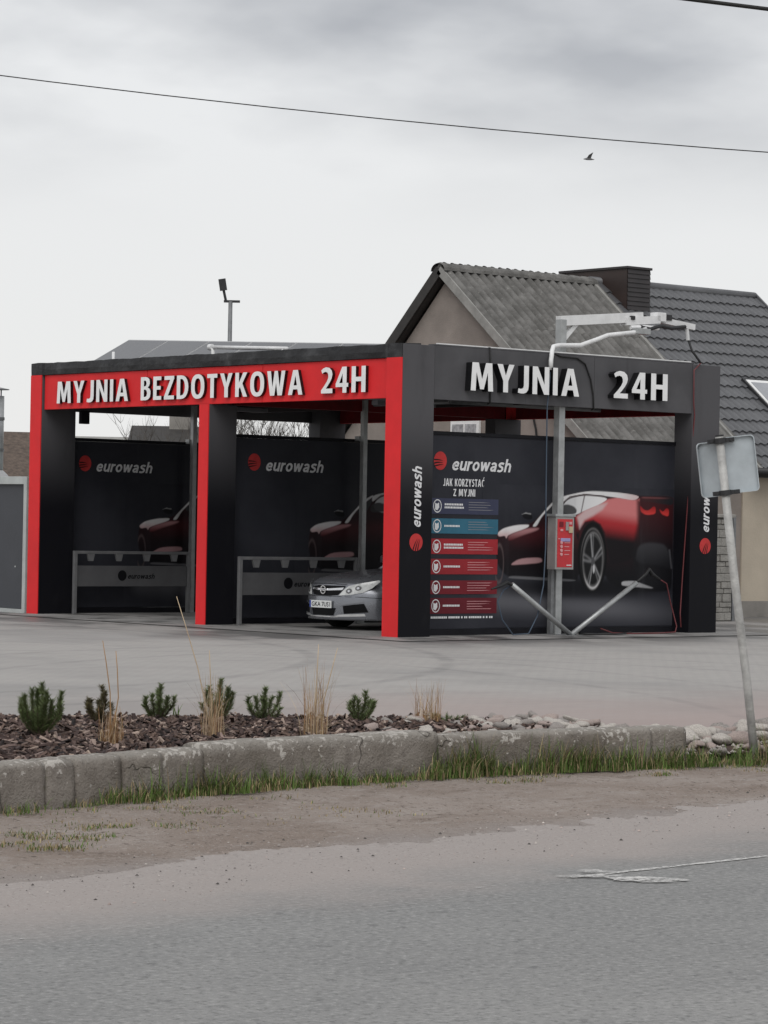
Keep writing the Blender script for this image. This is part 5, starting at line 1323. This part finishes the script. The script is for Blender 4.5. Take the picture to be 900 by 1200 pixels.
# ------------------------------------------------------------------ things far behind
def simple_house(name, lb, c, rz, lx, ly, eave, ridge, wallm, roofm, chimney=False):
    t = thing(name, lb, 'house', (c[0], c[1], -.06), rz)
    m = MB(); hx, hy = lx/2, ly/2
    m.add([(-hx,-hy,0),(hx,-hy,0),(hx,hy,0),(-hx,hy,0),(-hx,-hy,eave),(hx,-hy,eave),(hx,hy,eave),(-hx,hy,eave),(-hx,0,ridge-.1),(hx,0,ridge-.1)],
          [(0,1,5,4),(2,3,7,6),(3,0,4,8,7),(1,2,6,9,5)])
    part('wall', m, wallm, t, world=False)
    k = (ridge-eave)/hy; o = .35
    m = MB()
    for s_ in (-1, 1):
        q = [(-hx-o, s_*(hy+o), eave-o*k), (hx+o, s_*(hy+o), eave-o*k), (hx+o, 0, ridge), (-hx-o, 0, ridge)]
        m.add(q+[(a_, b_, c_+.12) for a_, b_, c_ in q], [(0,1,2,3),(7,6,5,4),(0,4,5,1),(1,5,6,2),(3,7,4,0)])
    rf = part('roof', m, roofm, t, world=False)
    for i in range(max(2, int(lx/3))):
        x = -hx+lx*(i+.5)/max(2, int(lx/3))
        wdo = part('window', MB().box(x-.5, x+.5, -hy-.04, -hy+.02, 1.0, 2.1), 'white_paint', t, world=False)
        part('pane', MB().box(x-.43, x+.43, -hy-.05, -hy-.041, 1.07, 2.03), 'window_glass', wdo, world=False)
    if chimney: part('chimney', MB().bbox(-.35, .35, -.3, .3, ridge-.3, ridge+.9, .02), 'grey_render', rf, world=False)
    return t
simple_house('brown_roof_house', 'far low house with dark brown roof behind the grey container', (22.3, 58.9), YAW-1.57+.25, 16, 9, 2.4, 4.6, 'grey_render', 'brown_roof')
simple_house('grey_far_house', 'far grey house with chimney seen through the empty bay', (31.0, 47.9), YAW-1.57, 2.6, 4.5, 3.9, 4.75, 'grey_render', 'dark_wood', True)
simple_house('pale_far_house', 'far pale roofed house barely showing over the wall of the empty bay', (36.5, 61.5), YAW-1.57+.1, 3.0, 6, 3.4, 4.75, 'beige_render', 'pale_wood')

# bare trees
def bare_tree(c, h, lb, seed, spread=.45):
    rnd = random.Random(seed); t = thing('bare_tree', lb, 'tree', (c[0], c[1], -.06), group='bare trees behind the car wash')
    tr, br_ = MB(), MB()
    tr.tube([(0,0,0),(rnd.gauss(0,.05),rnd.gauss(0,.05),h*.18),(rnd.gauss(0,.1),rnd.gauss(0,.1),h*.35)], [.13,.10,.08], 8)
    def grow(p, d, l, r, lev):
        p = Vector(p); pts = [p]; rs = [r]; d = Vector(d).normalized()
        for k in range(3):
            d = (d+Vector((rnd.gauss(0,.14), rnd.gauss(0,.14), rnd.gauss(.05,.08)))).normalized(); p = p+d*l/3; pts.append(p); rs.append(r*(1-.25*(k+1)))
        br_.tube(pts, rs, 4 if lev > 1 else 6, cap=False)
        if lev >= 4: return
        for k in range(rnd.choice([3,4,4,5]) if lev < 3 else 5):
            q = pts[rnd.choice([1,2,3,3])]; nd = (d+Vector((rnd.gauss(0,spread), rnd.gauss(0,spread), rnd.uniform(-.05,.4)))).normalized()
            grow(q, nd, l*rnd.uniform(.55,.75), r*.48, lev+1)
    for k in range(6): grow((0,0,h*(.22+.025*k)), (math.cos(k*1.05+rnd.random())*.55, math.sin(k*1.05+rnd.random())*.55, .8), h*.30, .05, 1)
    # keep the crown below its height
    mz = max(v[2] for v in br_.v); s_ = h/mz; br_.v = [(a_, b_, c_*s_) for a_, b_, c_ in br_.v]
    part('trunk', tr, 'bark_grey', t, True, world=False); part('crown', br_, 'bark_grey', t, world=False)
for q, sd_ in (((22.3, 32.9), 1), ((23.5, 31.9), 2), ((22.9, 32.4), 6)):      # their crowns merge behind the wall
    bare_tree(q, 5.6, 'leafless tree with dense twigs seen over the wall behind the silver car', sd_)
bare_tree((20.6, 34.4), 5.4, 'leafless tree seen over the wall of the empty bay', 3)

# lamp post
lp = thing('flood_light_mast', 'slim mast with one flood light rising behind the solar panels', 'lamp', (9.9, 17.2, 0))
part('mast', MB().tube([(9.9,17.2,0),(9.9,17.2,6.25)], [.07,.045], 10), 'galvanised_dull', lp, True)
cbar = Rv
part('cross_arm', MB().bar(Vector((9.9,17.2,6.25))-cbar*.14, Vector((9.9,17.2,6.25))+cbar*.20, .05, .05), 'dark_metal', lp)
hp = Vector((9.9,17.2,6.27))-cbar*.10
part('bracket', MB().bar(hp, hp+Vector((0,0,.22))-cbar*.05, .04, .04), 'dark_metal', lp)
q = hp+Vector((0,0,.32))-cbar*.07
part('flood_light', MB().bar(q-Vector((0,0,.11))+cbar*.02, q+Vector((0,0,.13))-cbar*.02, .15, .10, ref=Fv), 'dark_metal', lp)

# overhead wires
def wire(pa, pb, sag, r, lb):
    pa, pb = Vector(pa), Vector(pb); pts = []
    for i in range(41):
        t = i/40; p = pa.lerp(pb, t); p.z -= sag*4*t*(1-t); pts.append(p)
    return solo('overhead_wire', MB().tube(pts, r, 6), 'cable_black', lb, 'wire', pa, smooth=True)
A, B = Vector((-13.322,-10.309,5.343)), Vector((-8.361,-14.498,4.814)); d = B-A
wire(A-d*2.4+Vector((0,0,1.41)), B+d*2.4+Vector((0,0,1.41)), 1.45, .005, 'long thin overhead wire sloping across the whole sky')
A, B = Vector((-8.823,-14.114,6.107)), Vector((-8.381,-14.487,6.046)); d = B-A
wire(A-d*14+Vector((0,0,.06)), B+d*14+Vector((0,0,.06)), .08, .018, 'thicker twisted overhead wire high above the metal roof')
# bird in flight
bp_ = Vector((5.15, 1.57, 7.45)); m = MB()
m.tube([bp_-Rv*.085, bp_-Rv*.03+Vector((0,0,.004)), bp_+Rv*.03, bp_+Rv*.09-Vector((0,0,.006))], [.004,.020,.017,.003], 8)
for s_ in (-1, 1):
    w0 = bp_+Vector((0,0,.01)); f1 = w0+Rv*.025+Vector((0,0,.05))+Fv*s_*.06; f2 = w0+Rv*.06+Vector((0,0,.085))+Fv*s_*.13
    b_ = [w0-Rv*.035, w0+Rv*.03, f1+Rv*.02, f1-Rv*.03, f2]
    m.add(b_+[x_-Vector((0,0,.006)) for x_ in b_], [(0,1,2,3),(3,2,4),(8,7,6,5),(9,7,8)])
solo('flying_bird', m, 'feather', 'small grey bird flying with raised wings in the open sky', 'bird', bp_)

# ------------------------------------------------------------------ road sign seen from behind
SB = Vector((-11.69, -17.51, 0.0))
lean = math.radians(7.3)
sg = thing('road_sign', 'leaning road sign seen from its bare grey back on a rusty pole', 'sign', SB)
ux, uy, uz = Rv, Fv, Vector((0,0,1))
lx = ux*math.cos(lean)+uz*math.sin(lean); lz = uz*math.cos(lean)-ux*math.sin(lean)
def SP(a_, b_, c_): return SB+lx*a_+uy*b_+lz*c_
part('pole', MB().tube([SP(0,0,-.05), SP(.004,0,.6), SP(-.004,0,1.3), SP(0,0,2.285)], .029, 14), 'sign_pole', sg, True)
part('pole_cap', MB().tube([SP(0,0,2.285), SP(0,0,2.295)], .031, 14), 'dark_metal', sg)
def half(s_, wd, ang, z0, z1):
    """half of a plate folded along the pole, with a turned-in rim"""
    m = MB(); ca, sa_ = math.cos(ang), math.sin(ang); rc = .028
    outl = [(0, z0)]
    for k in range(5): t = -math.pi/2+k*math.pi/8; outl.append((wd-rc+rc*math.cos(t), z0+rc+rc*math.sin(t)))
    for k in range(5): t = k*math.pi/8; outl.append((wd-rc+rc*math.cos(t), z1-rc+rc*math.sin(t)))
    outl.append((0, z1))
    P = lambda u, z, dd: SP(s_*u*ca, .045+u*sa_+dd, z)
    n = len(outl)
    v = [P(u, z, 0) for u, z in outl]+[P(u, z, .004) for u, z in outl]+[P(u, z, -.028) for u, z in outl]+[P(u-.006 if u > .05 else u, z+(.006 if z < (z0+z1)/2 else -.006), -.028) for u, z in outl]
    fs = [tuple(range(n)), tuple(range(2*n-1, n-1, -1))]
    for k in range(n-1): fs += [(k+n, k+1+n, k+1+2*n, k+2*n), (k+2*n, k+1+2*n, k+1+3*n, k+3*n), (k+3*n, k+1+3*n, k+1, k)]
    m.add(v, fs); bm = bmesh.new(); me = m.mesh('t', 'sign_back'); bm.from_mesh(me); bmesh.ops.recalc_face_normals(bm, faces=bm.faces[:]); m2 = MB().bm(bm); bpy.data.meshes.remove(me)
    return m2
part('plate', half(-1, .185, .62, 1.875, 2.255), 'sign_back', sg)
part('plate', half(1, .24, .02, 1.885, 2.275), 'sign_back', sg)
for zc in (2.255, 1.895):
    part('clamp', MB().bar(SP(-.085,.02,zc), SP(.10,.02,zc), .035, .03).tube([SP(0,0,zc-.018), SP(0,0,zc+.018)], .042, 12), 'dark_metal', sg)
    for u in (-.06, .075): part('bolt', MB().tube([SP(u,-.005,zc), SP(u,.02,zc)], .011, 8), 'dark_metal', sg)

# ------------------------------------------------------------------ plants
def blade(mb, p, h, wd, az, bend, m=0, seg=3):
    p = Vector(p); d = Vector((math.cos(az), math.sin(az), 0)); sd = Vector((-d.y, d.x, 0)); vs = []
    for k in range(seg+1):
        t = k/seg; c_ = p+Vector((0,0,1))*h*(t-.35*bend*t*t)+d*h*bend*t*t; ww = wd*(1-t)**.7*.5+.0004
        vs += [c_+sd*ww, c_-sd*ww]
    mb.add(vs, [(2*k, 2*k+1, 2*k+3, 2*k+2) for k in range(seg)], m)
# grass at the wall's foot: dense green tufts and thin pale tufts spreading into the dirt
m = MB()
def tuft(x, y, n, h, sp, dry=.15, z=0.0):
    dry = min(.9, dry+random.choice([0, 0, .1, .3]))
    for _ in range(n):
        px, py = x+random.gauss(0, sp), y+random.gauss(0, sp*.6)
        py = min(py, wall_front(px)-.004) if px < -12.4 else py
        blade(m, (px, py, z+.01), h*random.uniform(.45, 1.25), random.uniform(.0035, .008), random.random()*6.28, random.uniform(.1, .8), 1 if random.random() < dry else 0)
CL = [(-18.3,.18,.06),(-17.05,.12,.10),(-16.72,.16,.13),(-16.35,.14,.12),(-15.95,.2,.10),(-15.55,.16,.11),(-15.0,.18,.07),(-14.45,.13,.17),(-14.15,.16,.20),
      (-13.8,.16,.17),(-13.4,.18,.15),(-13.0,.2,.14),(-12.65,.16,.12),(-12.2,.14,.15),(-11.85,.2,.19),(-11.4,.22,.20),(-10.9,.25,.20),(-10.2,.3,.18)]
for cx, sx, hh in CL:                                     # green clumps
    for _ in range(int((24 if -14.7 < cx < -12.4 else 17)*sx/.16)):
        x = random.gauss(cx, sx); y = wall_front(x)-abs(random.gauss(0, .05))-.012
        if x > -12.4: y = max(wall_front(x), -17.75)+random.uniform(-.10, .20)
        tuft(x, y, random.randint(10, 30), hh*random.choice([.35, .5, .7, .9, 1.1, 1.45]), .045, .10+.25*random.random(), .03)
for _ in range(160):                                      # thin fringe all along
    x = random.uniform(-20, -9); tuft(x, wall_front(x)-abs(random.gauss(0, .04))-.01, random.randint(6, 16), random.uniform(.03, .07), .05, .3, .03)
for _ in range(520):                                      # matted low growth creeping into the dirt
    x = random.uniform(-20, -9); y = wall_front(x)-abs(random.gauss(.10, .20))-.05
    if mnoise.noise((x*1.3, y*1.6, 4))+mnoise.noise((x*4, y*4, 9))*.5 < .02: continue
    tuft(x, y, random.randint(10, 26), random.uniform(.015, .04), .055, .5, .015)
for cx, cy, sp in ((-18.75, -19.0, .12), (-18.45, -18.75, .10), (-18.2, -18.95, .08), (-18.6, -19.25, .07), (-17.9, -18.6, .10), (-17.5, -18.75, .05), (-18.9, -18.7, .10), (-16.9, -18.3, .08)):
    for _ in range(16): tuft(random.gauss(cx, sp), random.gauss(cy, sp*.8), random.randint(6, 20), random.uniform(.012, .038), .05, .5, .010)
for _ in range(70):
    tuft(random.uniform(-18.6, -16.0), random.uniform(-18.9, -18.1), random.randint(4, 12), random.uniform(.012, .03), .07, .65, .008)
tag(part('verge_grass', m, ['grass_blade', 'grass_dry'], verge), kind='stuff')

def bed_xyz(x, y):
    t = (y-bed_front(x))/(bed_back(x)-bed_front(x)); return Vector((x, y, bed_z(x, max(0, min(1, t)))))
# dwarf pines
def dwarf_pine(x, y, h, wd, ns, lb, seed, mt='needle', lean_=0):
    rnd = random.Random(seed*13); b = bed_xyz(x, y); t = thing('dwarf_pine', lb, 'shrub', b, group='dwarf pines in the mulch bed')
    st, nd = MB(), MB()
    for s_ in range(ns):
        az = s_*2.4+rnd.uniform(-.5, .5); out_ = 0.02 if s_ == 0 else wd*.5*rnd.uniform(.45, 1.1)
        hh = h if s_ == 0 else h*rnd.uniform(.42, .88)
        d = Vector((math.cos(az), math.sin(az), 0)); pts = []
        for k in range(7):
            u = k/6; pts.append(d*out_*(1-(1-u)**1.8)+Vector((lean_*u*h, -lean_*u*h*.6, .008+hh*u**1.15))+Vector((rnd.gauss(0,.004), rnd.gauss(0,.004), 0)))
        st.tube(pts, [.008, .0075, .007, .006, .005, .004, .003], 6)
        for _ in range(int(560*hh/.25)):
            u = .10+.90*rnd.random()**.75; k = min(5, int(u*6)); f = u*6-k; p = pts[k].lerp(pts[k+1], f); ax = (pts[k+1]-pts[k]).normalized()
            a2 = rnd.random()*6.28; rd = Vector((math.cos(a2), math.sin(a2), 0)); dirn = (rd*rnd.uniform(.55, .9)+ax*rnd.uniform(.45, .9)).normalized()
            ln = rnd.uniform(.020, .046)*(1.2-.35*u); sd = dirn.cross(Vector((rnd.random()-.5, rnd.random()-.5, rnd.random()))).normalized()*.0019
            nd.add([p+sd, p-sd, p+dirn*ln-sd*.4, p+dirn*ln+sd*.4], [(0,1,2,3)])
    part('stem', st, 'bark', t, True, world=False); part('foliage', nd, mt, t, world=False)
dwarf_pine(-16.63, -16.12, .32, .29, 20, 'bushiest dark green dwarf pine, tallest of the pines in the mulch', 1)
dwarf_pine(-15.72, -15.45, .24, .27, 8, 'sparse brownish dwarf pine behind the short orange grass tuft', 2, 'needle_brown')
dwarf_pine(-15.10, -15.22, .24, .24, 9, 'dwarf pine by the kerb with several upright shoots beside a small seedling', 3)
dwarf_pine(-14.98, -15.75, .28, .22, 10, 'dark dwarf pine half hidden behind the straw grass clump', 4)
dwarf_pine(-14.50, -15.60, .22, .27, 9, 'small spreading dwarf pine between the two straw grass clumps', 5)
dwarf_pine(-14.12, -16.17, .21, .26, 7, 'dwarf pine with one long leaning shoot by the pale stones', 6, 'needle', .12)
def seedling(x, y, h, lb, seed):
    rnd = random.Random(seed); b = bed_xyz(x, y); mb = MB()
    for k in range(9): blade(mb, (rnd.gauss(0,.012), rnd.gauss(0,.012), 0), h*rnd.uniform(.5, 1), .012, rnd.random()*6.28, rnd.uniform(.15, .6))
    o = link('seedling', mb.mesh('seedling', 'grass_blade')); o.location = b; tag(o, lb, 'plant')
seedling(-14.93, -15.20, .15, 'small green seedling with upright leaves beside a dwarf pine', 1)
seedling(-13.42, -16.35, .10, 'tiny green plant among the stones behind the wall', 2)
# low dark juniper mat
b = bed_xyz(-13.52, -16.35); t = thing('creeping_juniper', 'flat dark blue green creeping shrub next to the reddish grass', 'shrub', b); nd, st = MB(), MB(); rnd = random.Random(9)
for s_ in range(14):
    a_ = rnd.random()*6.28; L_ = rnd.uniform(.08, .16); e_ = Vector((math.cos(a_)*L_, math.sin(a_)*L_, rnd.uniform(.02, .06))); st.tube([(0,0,.005), e_*.5+Vector((0,0,.02)), e_], [.004,.003,.002], 5)
    for _ in range(150):
        p = e_*rnd.random()+Vector((0,0,.015)); dn = Vector((rnd.gauss(0,1), rnd.gauss(0,1), abs(rnd.gauss(0,.8)))).normalized(); sd = dn.cross(Vector((0,0,1))).normalized()*.0015; nd.add([p+sd, p-sd, p+dn*.022-sd*.3, p+dn*.022+sd*.3], [(0,1,2,3)])
part('stem', st, 'bark', t, True, world=False); part('foliage', nd, 'needle', t, world=False)
# dry ornamental grasses
def dry_grass(x, y, h, r, n, mt, lb, seed, stalks=(), lo=.4):
    rnd = random.Random(seed); b = bed_xyz(x, y); t = thing('dry_grass_clump', lb, 'grass', b, group='dry grass clumps in the mulch bed'); mb = MB()
    for _ in range(n):
        a_ = rnd.random()*6.28; q = rnd.random()**.5*r
        hh = h*rnd.uniform(.12, 1.05)**(.55 if lo > .4 else .8); blade(mb, (q*math.cos(a_), q*math.sin(a_), 0), hh, rnd.uniform(.0016, .0034), rnd.random()*6.28, rnd.uniform(.0, .26) if rnd.random() < .72 else rnd.uniform(.3, .75), 1 if rnd.random() < .35 else 0, 4)
    for _ in range(n//5):
        a_ = rnd.random()*6.28; blade(mb, (r*.6*math.cos(a_), r*.6*math.sin(a_), 0), h*rnd.uniform(.2, .4), .005, a_, rnd.uniform(.5, 1.0), 0, 4)
    part('blades', mb, [mt, 'straw_orange' if mt == 'straw' else 'straw'], t, world=False)
    for sx, sz, bend in stalks:                       # long bare flower stalks
        e_ = Rv*sx+Vector((0,0,sz)); mid = e_*.5+Rv*bend
        part('stalk', MB().tube([(0,0,0), mid*.5+e_*.0, mid, e_*.8+Rv*bend*.5, e_], [.004,.0037,.0034,.003,.002], 5), mt, t, True, world=False)
dry_grass(-16.50, -16.70, .24, .075, 150, 'straw_orange', 'short rust orange grass tuft close to the wall', 1, [(-.06, .62, .02), (.02, .56, .03)], .3)
dry_grass(-15.68, -16.62, .42, .075, 110, 'straw', 'straw coloured grass clump with one very long stalk leaning over', 2, [(-.24, .88, .02), (-.03, .55, 0)], .45)
dry_grass(-15.02, -16.80, .52, .085, 120, 'straw', 'tallest pale grass clump standing behind the wall', 3, [(.14, .58, .0), (.02, .60, 0)], .45)
dry_grass(-13.68, -16.35, .31, .095, 100, 'straw_orange', 'reddish brown upright grass clump beside the creeping shrub', 4, (), .55)
